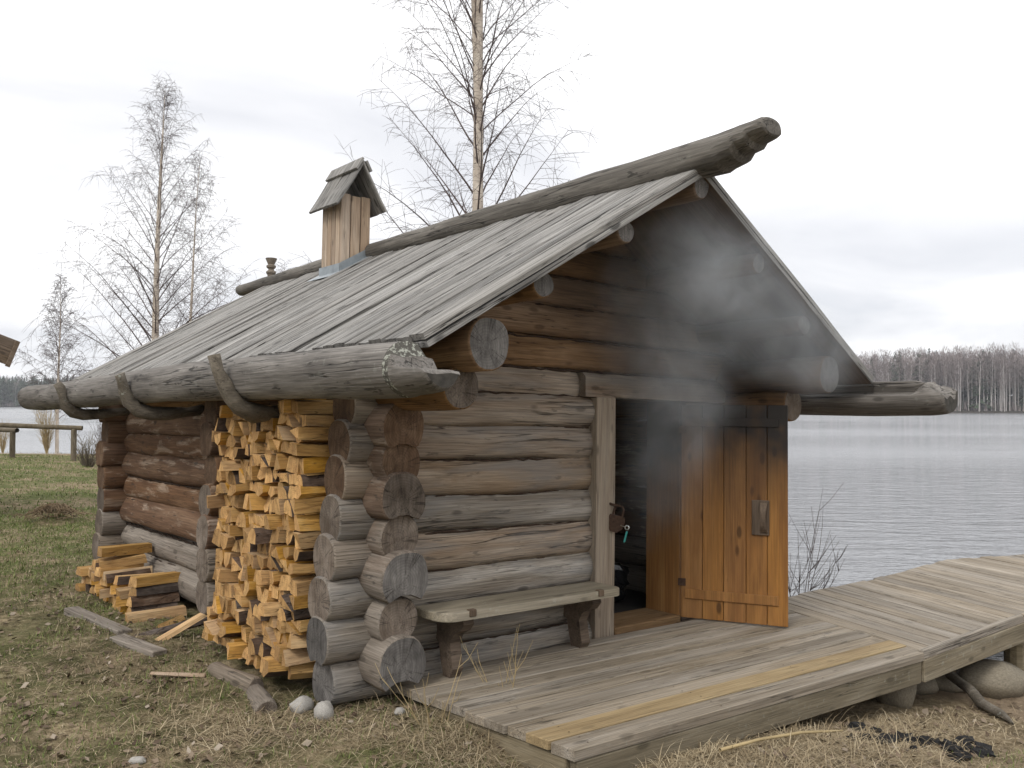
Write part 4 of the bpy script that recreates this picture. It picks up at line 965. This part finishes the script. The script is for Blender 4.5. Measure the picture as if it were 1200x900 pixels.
for side in (0, 1):
    for j in range(12):
        a = R(20); s = 1 if side == 0 else -1; x = Vector((s * math.cos(a), 0, -math.sin(a))); z = Vector((s * math.sin(a), 0, math.cos(a))); y = z.cross(x); ax = ex - rl * math.cos(a); az = ez + rl * math.sin(a)
        link('roof_board', board_mesh('shed_board', rl, .245, .03, M['shed'], 700 + j % 4, 4), sh, Matrix(((x.x, y.x, z.x, ax), (x.y, y.y, z.y, 0), (x.z, y.z, z.z, az), (0, 0, 0, 1))) @ Matrix.Translation((0, (.125 + j * .25) * y.y, 0)))
    for j in range(3):
        me = boxm('barge_board', 0, rl - .02, -.02, .0, -.141 - j * .111, -.032 - j * .111, M['shed'], .003); 
        if side == 1: me = boxm('barge_board', 0, rl - .02, 0, .02, -.141 - j * .111, -.032 - j * .111, M['shed'], .004)
        link('barge_board', me, sh, Matrix(((x.x, y.x, z.x, ax), (x.y, y.y, z.y, 0), (x.z, y.z, z.z, az), (0, 0, 0, 1))) @ Matrix.Translation((0, -.004 * y.y, 0)))
    if side == 0: link('end_board', boxm('end_board', rl - .06, rl, -.045, -.022, -.385, -.01, M['shed'], .004), sh, Matrix(((x.x, y.x, z.x, ax), (x.y, y.y, z.y, 0), (x.z, y.z, z.z, az), (0, 0, 0, 1))))
axx = ex - rl * math.cos(R(20)); hw2 = rl * math.cos(R(20)) - .5; wz = ez + .5 * sl_ - .42
V = [(axx - hw2, .4, -.2), (axx + hw2, .4, -.2), (axx + hw2, 2.6, -.2), (axx - hw2, 2.6, -.2), (axx - hw2, .4, wz), (axx + hw2, .4, wz), (axx + hw2, 2.6, wz), (axx - hw2, 2.6, wz), (axx, .4, wz + hw2 * sl_), (axx, 2.6, wz + hw2 * sl_)]
link('wall', mesh('wall', V, [(0, 1, 5, 8, 4), (1, 2, 6, 5), (3, 7, 9, 6, 2), (0, 4, 7, 3), (4, 8, 9, 7), (8, 5, 6, 9)], M['shed']), sh)

# ------------------------------------------------------------------ trees
def birch(pos, H, r0, seed, label, lean=(0, 0), fork=None, first=.18, nb=46, spread=.42, droop=.5, twigs=9, name='birch_tree', cat='tree', group=None, minr=.0035, tilt_up=.9):
    rr = random.Random(seed); z0 = gz1(*pos); root = empty(name, Matrix.Translation((pos[0], pos[1], z0)), label, cat, group)
    tt = Tubes(); tbr = Tubes()
    def stem(base, h, r, lx, ly, sd, n=22):
        q = random.Random(sd); P = []; ph = q.uniform(0, 6)
        for i in range(n + 1):
            t = i / n; P.append((base[0] + lx * t * h + .05 * math.sin(t * 5 + ph) * t, base[1] + ly * t * h + .05 * math.cos(t * 4 + ph) * t, base[2] + t * h))
        rad = [max(.008, r * (1 - i / n) ** .85) for i in range(n + 1)]; tt.add(P, rad, 9); return np.array(P), rad
    stems = [stem((0, 0, -.15), H, r0, lean[0], lean[1], seed)]
    if fork:
        P, rad = stems[0]; i = int(fork[0] * 22); stems.append(stem(tuple(P[i]), H * fork[1], rad[i] * .75, lean[0] + fork[2], lean[1] + .02, seed + 1))
    for si, (P, rad) in enumerate(stems):
        n = len(P) - 1; lo = first if si == 0 else .1
        for b in range(nb if si == 0 else nb // 2):
            t = lo + (1 - lo) * (b + rr.random()) / (nb if si == 0 else nb // 2); t = min(t, .985); i = min(n - 1, int(t * n)); fr = t * n - i; p = P[i] * (1 - fr) + P[i + 1] * fr
            az = b * 2.4 + rr.uniform(-.5, .5); Lb = H * spread * (1 - t) ** .75 * rr.uniform(.5, 1.1) + .30; up = tilt_up + .75 * t + rr.uniform(-.15, .15); rb = max(minr * 1.6, rad[i] * .20)
            d = np.array([math.cos(az) * math.cos(up * .9), math.sin(az) * math.cos(up * .9), math.sin(up * .9)]); Q = [p]; ns = 8
            for s in range(ns):
                d = d + np.array([rr.uniform(-.09, .09), rr.uniform(-.09, .09), rr.uniform(-.09, .07) - .10 * droop * (1 - .8 * t) * s / ns]); d /= np.linalg.norm(d); Q.append(Q[-1] + d * Lb / ns)
            Q = np.array(Q); rq = [max(minr, rb * (1 - s / ns) ** .9) for s in range(ns + 1)]; tbr.add(Q, rq, 5)
            m = max(3, int(twigs * (.5 + Lb / (H * spread))))
            for w_ in range(m):
                s = .18 + .82 * (w_ + rr.random()) / m; k = min(ns - 1, int(s * ns)); f = s * ns - k; o_ = Q[k] * (1 - f) + Q[k + 1] * f; bdir = (Q[k + 1] - Q[k]); bdir /= np.linalg.norm(bdir) + 1e-9
                sd_ = np.array([rr.gauss(0, 1), rr.gauss(0, 1), rr.gauss(0, .6)]); sd_ -= bdir * (sd_ @ bdir); sd_ /= np.linalg.norm(sd_) + 1e-9
                d2 = bdir * .75 + sd_ * .8; d2 /= np.linalg.norm(d2); Lt = (.25 + .28 * Lb * (1 - s * .5)) * rr.uniform(.5, 1.1); T = [o_]
                for g in range(5): d2 = d2 + np.array([rr.uniform(-.12, .12), rr.uniform(-.12, .12), rr.uniform(-.1, .06) - droop * .16]); d2 /= np.linalg.norm(d2); T.append(T[-1] + d2 * Lt / 5)
                tbr.add(T, [max(minr, rq[k] * .5), minr * 1.15, minr, minr * .9, minr * .8, minr * .6], 3)
                for q in range(4):
                    k2 = rr.randrange(1, 5); d3 = d2 * .5 + np.array([rr.gauss(0, .6), rr.gauss(0, .6), rr.gauss(-.25 * droop, .4)]); d3 /= np.linalg.norm(d3); l3 = Lt * rr.uniform(.25, .6)
                    a = T[k2]; c_ = a + d3 * l3 * .5; e = c_ + (d3 + np.array([0, 0, -.45 * droop])) * l3 * .5; tbr.add([a, c_, e], [minr * .8, minr * .7, minr * .5], 3)
    link('trunk', tt.mesh('trunk', M['birch']), root); link('crown', tbr.mesh('crown', M['twig']), root)
    return root
birch((-8.65, 21.2), 9.6, .125, 41, 'tall bare birch behind the left end of the roof with the thickest pale trunk', lean=(.012, 0), spread=.45, nb=80, droop=.9, first=.18, twigs=15, minr=.003, tilt_up=.62)
birch((-7.95, 21.0), 7.7, .06, 43, 'slimmer bare birch leaning right beside the tall one left of the chimney', lean=(.06, 0), spread=.38, nb=46, droop=.9, first=.2, twigs=14, minr=.003, tilt_up=.62)
birch((-6.55, 25.0), 6.0, .045, 47, 'young bare birch peeping over the roof between the pair and the chimney', spread=.26, nb=34, droop=.6, first=.2, tilt_up=.75)
birch((-18.2, 35.2), 7.0, .075, 53, 'small bare birch with white stem standing alone at the far shore fence', spread=.34, nb=50, droop=.8, first=.2, minr=.006, twigs=11, tilt_up=.65)
birch((-.56, 12.6), 13.0, .120, 59, 'tallest bare birch rising behind the ridge out of the top of the picture', lean=(.012, 0), fork=(.44, .5, -.035), spread=.235, nb=84, droop=.5, first=.12, twigs=13, minr=.0026, tilt_up=.78)
def shrub(name, pos, n, h, seed, m, label, r=.006, spread=.5, cat='shrub', sub=5):
    rr = random.Random(seed); z0 = gz1(*pos); tb = Tubes()
    for i in range(n):
        a = rr.uniform(0, 6.28); sp = rr.uniform(.1, 1) * spread; L = h * rr.uniform(.5, 1.05); P = [np.array([.12 * sp * math.cos(a), .12 * sp * math.sin(a), -.05])]; d = np.array([sp * math.cos(a), sp * math.sin(a), 1.0]); d /= np.linalg.norm(d)
        for s in range(6): d = d + np.array([rr.uniform(-.12, .12), rr.uniform(-.12, .12), rr.uniform(-.05, .06)]); d /= np.linalg.norm(d); P.append(P[-1] + d * L / 6)
        tb.add(P, [r * (1 - .12 * s) for s in range(7)], 5)
        for q in range(sub):
            k = rr.randrange(1, 6); d2 = d * .6 + np.array([rr.gauss(0, .5), rr.gauss(0, .5), rr.uniform(0, .5)]); d2 /= np.linalg.norm(d2); l2 = L * rr.uniform(.15, .4); T = [P[k], P[k] + d2 * l2 * .5, P[k] + d2 * l2 + np.array([0, 0, .04])]; tb.add(T, [r * .55, r * .45, r * .3], 4)
    o = link(name, tb.mesh(name, m), None, Matrix.Translation((pos[0], pos[1], z0))); return tag(o, label, cat)
shrub('bare_shrub', (2.62, 8.0), 9, 1.35, 5, M['twig'], 'leafless grey shrub behind the jetty, right of the open door', .0045, .6, sub=6)
shrub('bare_shrub', (2.22, 7.55), 4, 1.5, 8, M['twig'], 'few thin leafless twigs rising right at the door edge by the water', .0035, .35, sub=3)
shrub('dry_grass_tuft', (2.28, 7.42), 90, .45, 6, M['straw'], 'tuft of dry straw coloured grass at the jetty edge by the open door', .004, .8, 'grass tuft', 1)
shrub('twig_bush', (-11.8, 24.5), 40, 1.05, 11, M['fence'], 'low broom like bush beside the back corner of the hut at left', .012, .75, sub=3)
shrub('reed_clump', (-18.5, 35.0), 60, 2.1, 12, M['straw'], 'clump of dry reeds at the water behind the farther fence', .010, .22, 'reeds', 3)
shrub('reed_clump', (-15.6, 33.6), 36, 1.7, 14, M['twig'], 'brown twiggy reeds at the water nearest the fence end post', .010, .25, 'reeds', 3)
shrub('reed_clump', (-20.6, 35.6), 30, 1.5, 15, M['straw'], 'sparser dry reeds at the water left of the far birch', .010, .22, 'reeds', 2)
for i, (x, y, lb) in enumerate(((-.36, 4.32, 'bent dry grass stalks in front of the big corner log end'), (-.02, 4.72, 'dry grass stalks standing at the landing edge below the bench'))):
    shrub('dry_stalks', (x, y), 6, .45, 30 + i, M['straw'], lb, .0035, .6, 'dry grass', 2)

# ------------------------------------------------------------------ far forests across the lake
def far_birch_mesh(H, rs):
    q = np.random.default_rng(rs); tb = Tubes(); lean = q.normal(0, .015, 2); P = [(lean[0] * z, lean[1] * z, z) for z in np.linspace(-.5, H * .8, 6)]; tb.add(P, np.linspace(.17, .05, 6), 5)
    tm = tb.mesh('trunk', M['far_trunk'])
    n = 320; t = q.random(n) ** .8 * .62 + .38; a = q.random(n) * 6.28; rad = H * .11 * np.sqrt(np.clip(1.05 - np.abs(t - .68) / .40, .06, 1)) * np.sqrt(q.random(n)); L = q.uniform(.7, 1.8, n); up = q.uniform(.3, 1.3, n)
    c = np.stack([rad * np.cos(a), rad * np.sin(a), t * H], 1); dr = np.stack([np.cos(a) * np.cos(up), np.sin(a) * np.cos(up), np.sin(up)], 1); sd_ = np.stack([-np.sin(a), np.cos(a), np.zeros(n)], 1)
    w_ = q.uniform(.03, .075, n)[:, None]; V = np.stack([c - sd_ * w_, c + sd_ * w_, c + dr * L[:, None]], 1).reshape(-1, 3); F = np.arange(3 * n).reshape(-1, 3)
    return tm, fast_mesh('crown', V, F, M['far_twig'], dict(tone=np.repeat(q.random(n), 3)))
def along(poly, n, q, back=(2, 10)):
    seg = np.linalg.norm(np.diff(poly, axis=0), axis=1); cs = np.concatenate([[0], np.cumsum(seg)]); s = np.sort(q.random(n)) * cs[-1]; i = np.clip(np.searchsorted(cs, s) - 1, 0, len(seg) - 1); f = (s - cs[i]) / seg[i]
    p = poly[i] * (1 - f)[:, None] + poly[i + 1] * f[:, None]; d = (poly[i + 1] - poly[i]) / seg[i][:, None]; nrm = np.stack([-d[:, 1], d[:, 0]], 1); return p + nrm * q.uniform(back[0], back[1], n)[:, None]
q = np.random.default_rng(3)
protos = [far_birch_mesh(h, 60 + i) for i, h in enumerate((19, 20.5, 18, 21.5, 20, 17.5))]
RF = np.array([(108, 322), (150, 296), (188, 290)], float)
for i, (x, y) in enumerate(along(RF, 56, q, (1.5, 9))):
    tm, cr = protos[i % 6]; s = q.uniform(.80, 1.06) * (1 + .16 * (i / 56)); r = empty('far_birch', Matrix.Translation((x, y, gz1(x, y))) @ Matrix.Rotation(q.random() * 6, 4, 'Z') @ Matrix.Diagonal((s, s, s, 1)), 'slender bare birch in the front row of the wood across the lake at right', 'tree', 'bare birches in the front row across the lake')
    link('trunk', tm, r); link('crown', cr, r)
def forest(name, poly, n, back, kind, hr, seed, label, under=True):
    q = np.random.default_rng(seed); P = along(poly, n, q, back); Z = gz(P[:, 0], P[:, 1], False); Vs = []; ton = []; mid = []
    for (x, y), z in zip(P, Z):
        H = q.uniform(*hr); spruce = q.random() < kind; b = np.array([x, y, z])
        if under:                                        # low thicket along the bank
            m = 40; a = q.random(m) * 6.28; L = q.uniform(1, 3.2, m); c = np.stack([q.normal(0, 1.6, m), q.normal(0, 1.6, m), np.zeros(m) - .2], 1); sd_ = np.stack([np.cos(a), np.sin(a), np.zeros(m)], 1) * q.uniform(.12, .3, m)[:, None]; V = np.stack([c - sd_, c + sd_, c + np.stack([.3 * np.sin(a), .3 * np.cos(a), L], 1)], 1)
            Vs.append(V.reshape(-1, 3) + b); ton.append(np.repeat(q.random(m) * .6, 3)); mid.append(np.where(q.random(m) < .3, 1, 0))
        if spruce:
            m = 150; t = q.random(m) ** .75; rad = (1 - t) ** .8 * H * .20 + .3; a = q.random(m) * 6.28; zc = H * (.08 + .92 * t); tip = np.stack([rad * np.cos(a), rad * np.sin(a), zc - rad * .45], 1); ce_ = np.stack([np.zeros(m), np.zeros(m), zc + .3], 1)
            sd_ = np.stack([-np.sin(a), np.cos(a), np.zeros(m)], 1) * (rad * .22 + .1)[:, None]; V = np.stack([ce_, tip * [1, 1, 1] - sd_, tip + sd_], 1)
        else:
            m = 130; t = q.random(m) ** .8 * .66 + .34; a = q.random(m) * 6.28; rad = H * .12 * np.sqrt(q.random(m)) * np.sqrt(np.clip(1.05 - np.abs(t - .68) / .4, .06, 1)); L = q.uniform(.8, 2.2, m); up = q.uniform(.3, 1.3, m)
            c = np.stack([rad * np.cos(a), rad * np.sin(a), t * H], 1); sd_ = np.stack([-np.sin(a), np.cos(a), np.zeros(m)], 1) * q.uniform(.04, .10, m)[:, None]
            V = np.stack([c - sd_, c + sd_, c + np.stack([np.cos(a) * np.cos(up), np.sin(a) * np.cos(up), np.sin(up)], 1) * L[:, None]], 1)
            for k in range(4):                                   # trunk: two crossed slim wedges
                an = k * .8; wv_ = np.array([math.cos(an), math.sin(an), 0]) * .14; T = np.array([[-wv_, wv_, [0, 0, H * .85]]]); Vs.append(T.reshape(-1, 3) + b); ton.append(np.zeros(3)); mid.append(np.full(1, 2))
        Vs.append(V.reshape(-1, 3) + b); ton.append(np.repeat(q.random(m) * .8 + .2 * q.random(), 3)); mid.append(np.full(m, 1 if spruce else 0))
    V = np.concatenate(Vs); F = np.arange(len(V)).reshape(-1, 3)
    o = link(name, fast_mesh(name, V, F, [M['far_twig'], M['far_spruce'], M['far_trunk']], dict(tone=np.concatenate(ton)), midx=np.concatenate(mid))); tag(o, label, 'forest', kind='stuff')
forest('birch_forest', np.array([(40, 455), (95, 345), (150, 296), (220, 288), (420, 270)], float), 3000, (6, 75), .10, (17, 22), 5, 'grey brown leafless birch wood across the lake at right')
forest('conifer_forest', np.array([(-520, 472), (-300, 512), (-120, 520), (40, 465)], float), 3000, (3, 70), .82, (13, 18.5), 6, 'dark conifer wood across the lake at left')

# ------------------------------------------------------------------ grass, straw, dead leaves
def inside_poly(x, y, poly):
    r = np.zeros(len(x), bool); n = len(poly)
    for i in range(n):
        (x0, y0), (x1, y1) = poly[i], poly[(i + 1) % n]; c = ((y0 > y) != (y1 > y)) & (x < (x1 - x0) * (y - y0) / (y1 - y0 + 1e-12) + x0); r ^= c
    return r
DECKP = [(.30, 3.86), (2.486, 5.36), (3.641, 6.3), (5.1, 7.4), (5.1, 8.9), (4.277, 8.6), (2.09, 6.85), (1.3, 6.1), (-.42, 4.52)]
def scatter(n, x0, x1, y0, y1, q):
    x = q.uniform(x0, x1, n); y = q.uniform(y0, y1, n); u, v = hut_uv(x, y); d = seg_sd(np.stack([x, y], 1), SHORE)
    ok = ~((u > -.16) & (u < W + .16) & (v > -.16) & (v < DP + .15)) & ~((u > -.45) & (u < 0) & (v > .2) & (v < 1.15)) & (d > .25) & ~inside_poly(x, y, DECKP) & (np.abs(x) < y * .75 + .6)
    return x[ok], y[ok], u[ok], v[ok], d[ok]
def patchn(x, y, s, seed):
    return (np.sin(x * s + seed) * np.sin(y * s * 1.13 + seed * 2) + np.sin((x * .8 - y * .6) * s * 1.9 + seed * 3) * .7 + np.sin((x * .5 + y) * s * 2.7 + seed) * .5) / 2.2
def blades(name, x, y, h, w_, flat, tone, m, label, q):
    n = len(x); z = gz(x, y); a = q.random(n) * 6.283; el = np.clip(q.normal(1, .35, n) * flat, .02, 1.5); d = np.stack([np.cos(a) * np.cos(el), np.sin(a) * np.cos(el), np.sin(el)], 1); s = np.stack([-np.sin(a), np.cos(a), np.zeros(n)], 1)
    b = np.stack([x, y, z - .004], 1); mid = b + d * (h * .55)[:, None] + np.array([0, 0, 1]) * (h * .06)[:, None]; tip = b + d * h[:, None] - np.array([0, 0, 1]) * (h * .10 * (flat < .6))[:, None]; sw = s * w_[:, None]
    V = np.stack([b - sw, b + sw, mid + sw * .7, mid - sw * .7, tip], 1).reshape(-1, 3); i = np.arange(n)[:, None] * 5
    F = np.concatenate([i + [0, 1, 2], i + [0, 2, 3], i + [3, 2, 4]]).reshape(-1, 3)
    o = link(name, fast_mesh(name, V, F, m, dict(tone=np.repeat(tone, 5)))); return tag(o, label, 'grass', kind='stuff')
def make_grass():
    q = np.random.default_rng(12); gx, gy, gh, gw, gt = [], [], [], [], []; dx, dy, dh, dw, dt, df = [], [], [], [], [], []
    for (x0, x1, y0, y1, nd, ng, hs, ws) in ((-3.2, 3.6, 2.6, 7.2, 95000, 75000, 1, 1), (-8, 1.0, 6.5, 13, 60000, 70000, 1.1, 1.7), (-24, 0, 13, 37, 45000, 70000, 1.5, 3.6)):
        x, y, u, v, d = scatter(nd, x0, x1, y0, y1, q); keep = q.random(len(x)) < np.clip(.62 - .35 * patchn(x, y, 2.1, 4) + .2 * (d < 3.5), .08, 1) * np.clip((d - .9) / 1.0, .03, 1); x, y = x[keep], y[keep]; n = len(x)
        dx.append(x); dy.append(y); dh.append(q.uniform(.03, .10, n) * hs); dw.append(q.uniform(.0009, .0024, n) * ws); dt.append(np.clip(q.normal(.5, .24, n), 0, 1)); df.append(np.where(q.random(n) < .07, .7, .12))
        x, y, u, v, d = scatter(ng, x0, x1, y0, y1, q); g = greenness(x, y); keep = q.random(len(x)) < np.clip(g * 1.1 - .27 + .55 * patchn(x, y, 1.7, 1) + .25 * patchn(x, y, 5.1, 7), 0, 1); x, y = x[keep], y[keep]; n = len(x)
        gx.append(x); gy.append(y); gh.append(q.uniform(.018, .050, n) * hs); gw.append(q.uniform(.0012, .0026, n) * ws); gt.append(np.clip(q.normal(.5, .22, n), 0, 1))
    # tufts of longer straw along the landing and the corner
    for (cx, cy, n, sp) in ((.95, 4.02, 2600, .30), (1.55, 4.45, 2200, .32), (-.25, 4.15, 1800, .20), (.15, 3.75, 1200, .18), (-1.15, 4.35, 1500, .35), (2.2, 5.0, 1200, .3), (2.2, 5.35, 500, .1)):
        x = q.normal(cx, sp, n); y = q.normal(cy, sp * .6, n); ok = ~inside_poly(x, y, DECKP); x, y = x[ok], y[ok]; n = len(x)
        dx.append(x); dy.append(y); dh.append(q.uniform(.06, .20, n)); dw.append(q.uniform(.001, .0022, n)); dt.append(np.clip(q.normal(.62, .2, n), 0, 1)); df.append(np.where(q.random(n) < .12, .55, .16))
    c = np.concatenate
    blades('dry_grass', c(dx), c(dy), c(dh), c(dw), c(df), c(dt), M['dry'], 'matted dry straw coloured grass on the ground around the hut', q)
    n = len(c(gx)); blades('green_grass', c(gx), c(gy), c(gh), c(gw), np.full(n, .9), c(gt), M['grass'], 'short fresh green grass growing in patches around the hut', q)
    x, y, u, v, d = scatter(22000, -4, 3.6, 2.6, 10, q); keep = q.random(len(x)) < np.clip(.4 + .4 * patchn(x, y, 2.9, 9), .05, 1); x, y = x[keep], y[keep]; n = len(x); z = gz(x, y); a = q.random(n) * 6.28; L = q.uniform(.008, .028, n); wv_ = L * q.uniform(.3, .8, n)
    e1 = np.stack([np.cos(a), np.sin(a), q.normal(0, .35, n)], 1) * L[:, None]; e2 = np.stack([-np.sin(a), np.cos(a), q.normal(0, .35, n)], 1) * wv_[:, None]; b = np.stack([x, y, z + .012], 1)
    V = np.stack([b - e1, b - e2, b + e1, b + e2], 1).reshape(-1, 3); F = np.arange(4 * n).reshape(-1, 4)
    o = link('leaf_litter', fast_mesh('leaf_litter', V, F, M['litter'], dict(tone=np.repeat(np.clip(q.normal(.38, .22, n), 0, .85), 4)))); tag(o, 'dead leaves and bark scraps scattered on the ground beside the hut', 'leaf litter', kind='stuff')
make_grass()

# ------------------------------------------------------------------ smoke from the doorway, gathering under the gable
def smoke():
    t = NT('wood_smoke'); t.t.nodes.remove(t.b); pv = t.N('ShaderNodeVolumePrincipled'); t.L(pv.outputs[0], t.out.inputs['Volume'])
    tc = t.N('ShaderNodeTexCoord'); p = tc.outputs['Object']
    wn = t.N('ShaderNodeTexNoise'); wn.inputs['Scale'].default_value = 1.9; wn.inputs['Detail'].default_value = 2; t.L(p, wn.inputs['Vector'])
    wv_ = t.N('ShaderNodeVectorMath'); wv_.operation = 'SCALE'; t.L(wn.outputs['Color'], wv_.inputs[0]); wv_.inputs['Scale'].default_value = .55
    ad = t.N('ShaderNodeVectorMath'); t.L(p, ad.inputs[0]); t.L(wv_.outputs[0], ad.inputs[1])
    tot = None
    for (c, r, k) in SMOKE:
        s = t.N('ShaderNodeVectorMath'); s.operation = 'SUBTRACT'; t.L(ad.outputs[0], s.inputs[0]); s.inputs[1].default_value = tuple(a + .275 for a in c)
        d = t.N('ShaderNodeVectorMath'); d.operation = 'DIVIDE'; t.L(s.outputs[0], d.inputs[0]); d.inputs[1].default_value = r
        l = t.N('ShaderNodeVectorMath'); l.operation = 'LENGTH'; t.L(d.outputs[0], l.inputs[0])
        m = t.N('ShaderNodeMapRange'); m.interpolation_type = 'SMOOTHERSTEP'; t.L(l.outputs['Value'], m.inputs[0]); m.inputs[1].default_value = 0; m.inputs[2].default_value = 1; m.inputs[3].default_value = k; m.inputs[4].default_value = 0
        tot = m.outputs[0] if tot is None else t.math('ADD', tot, m.outputs[0])
    nz = t.noise(ad.outputs[0], 3.6, 5, .62, .7); den = t.math('MULTIPLY', tot, t.mapr(nz, .34, .68, .25, 1.45))
    t.L(den, pv.inputs['Density']); pv.inputs['Color'].default_value = (.90, .95, 1, 1); pv.inputs['Anisotropy'].default_value = 0
    return t.m
SMOKE = [((1.85, -.55, 1.45), (.5, .45, .85), .7), ((1.95, -.85, 2.40), (1.05, .60, .60), 1.35), ((2.60, -.95, 2.00), (.85, .55, .55), .95), ((1.55, -.7, 1.95), (.65, .5, .65), .5), ((2.45, -.95, 2.30), (.8, .5, .5), .45), ((1.95, -.1, 1.1), (.45, .4, .9), .6)]
sv = []; 
for v in (-1.55, -.145): sv += [(1.1, v, .2), (3.45, v, 1.0), (3.45, v, 1.58), (W / 2, v, 2.78 - .03), (.75, v, 2.20)]
F = [(0, 1, 2, 3, 4), (9, 8, 7, 6, 5)] + [(i, i + 5, (i + 1) % 5 + 5, (i + 1) % 5) for i in range(5)]
smo = link('smoke', mesh('smoke', sv, F, smoke()), None, HM); tag(smo, 'thin bluish wood smoke drifting out of the doorway up under the gable', 'smoke', kind='stuff')

# ------------------------------------------------------------------ thin haze over the lake
def haze():
    t = NT('lake_haze'); t.t.nodes.remove(t.b); pv = t.N('ShaderNodeVolumePrincipled'); t.L(pv.outputs[0], t.out.inputs['Volume'])
    pv.inputs['Density'].default_value = .00028; pv.inputs['Color'].default_value = (.93, .95, 1, 1); pv.inputs['Anisotropy'].default_value = .3
    return t.m
hz = link('haze', boxm('haze', -480, 480, -60, 640, -4.0, 30, haze(), .01)); tag(hz, kind='stuff')
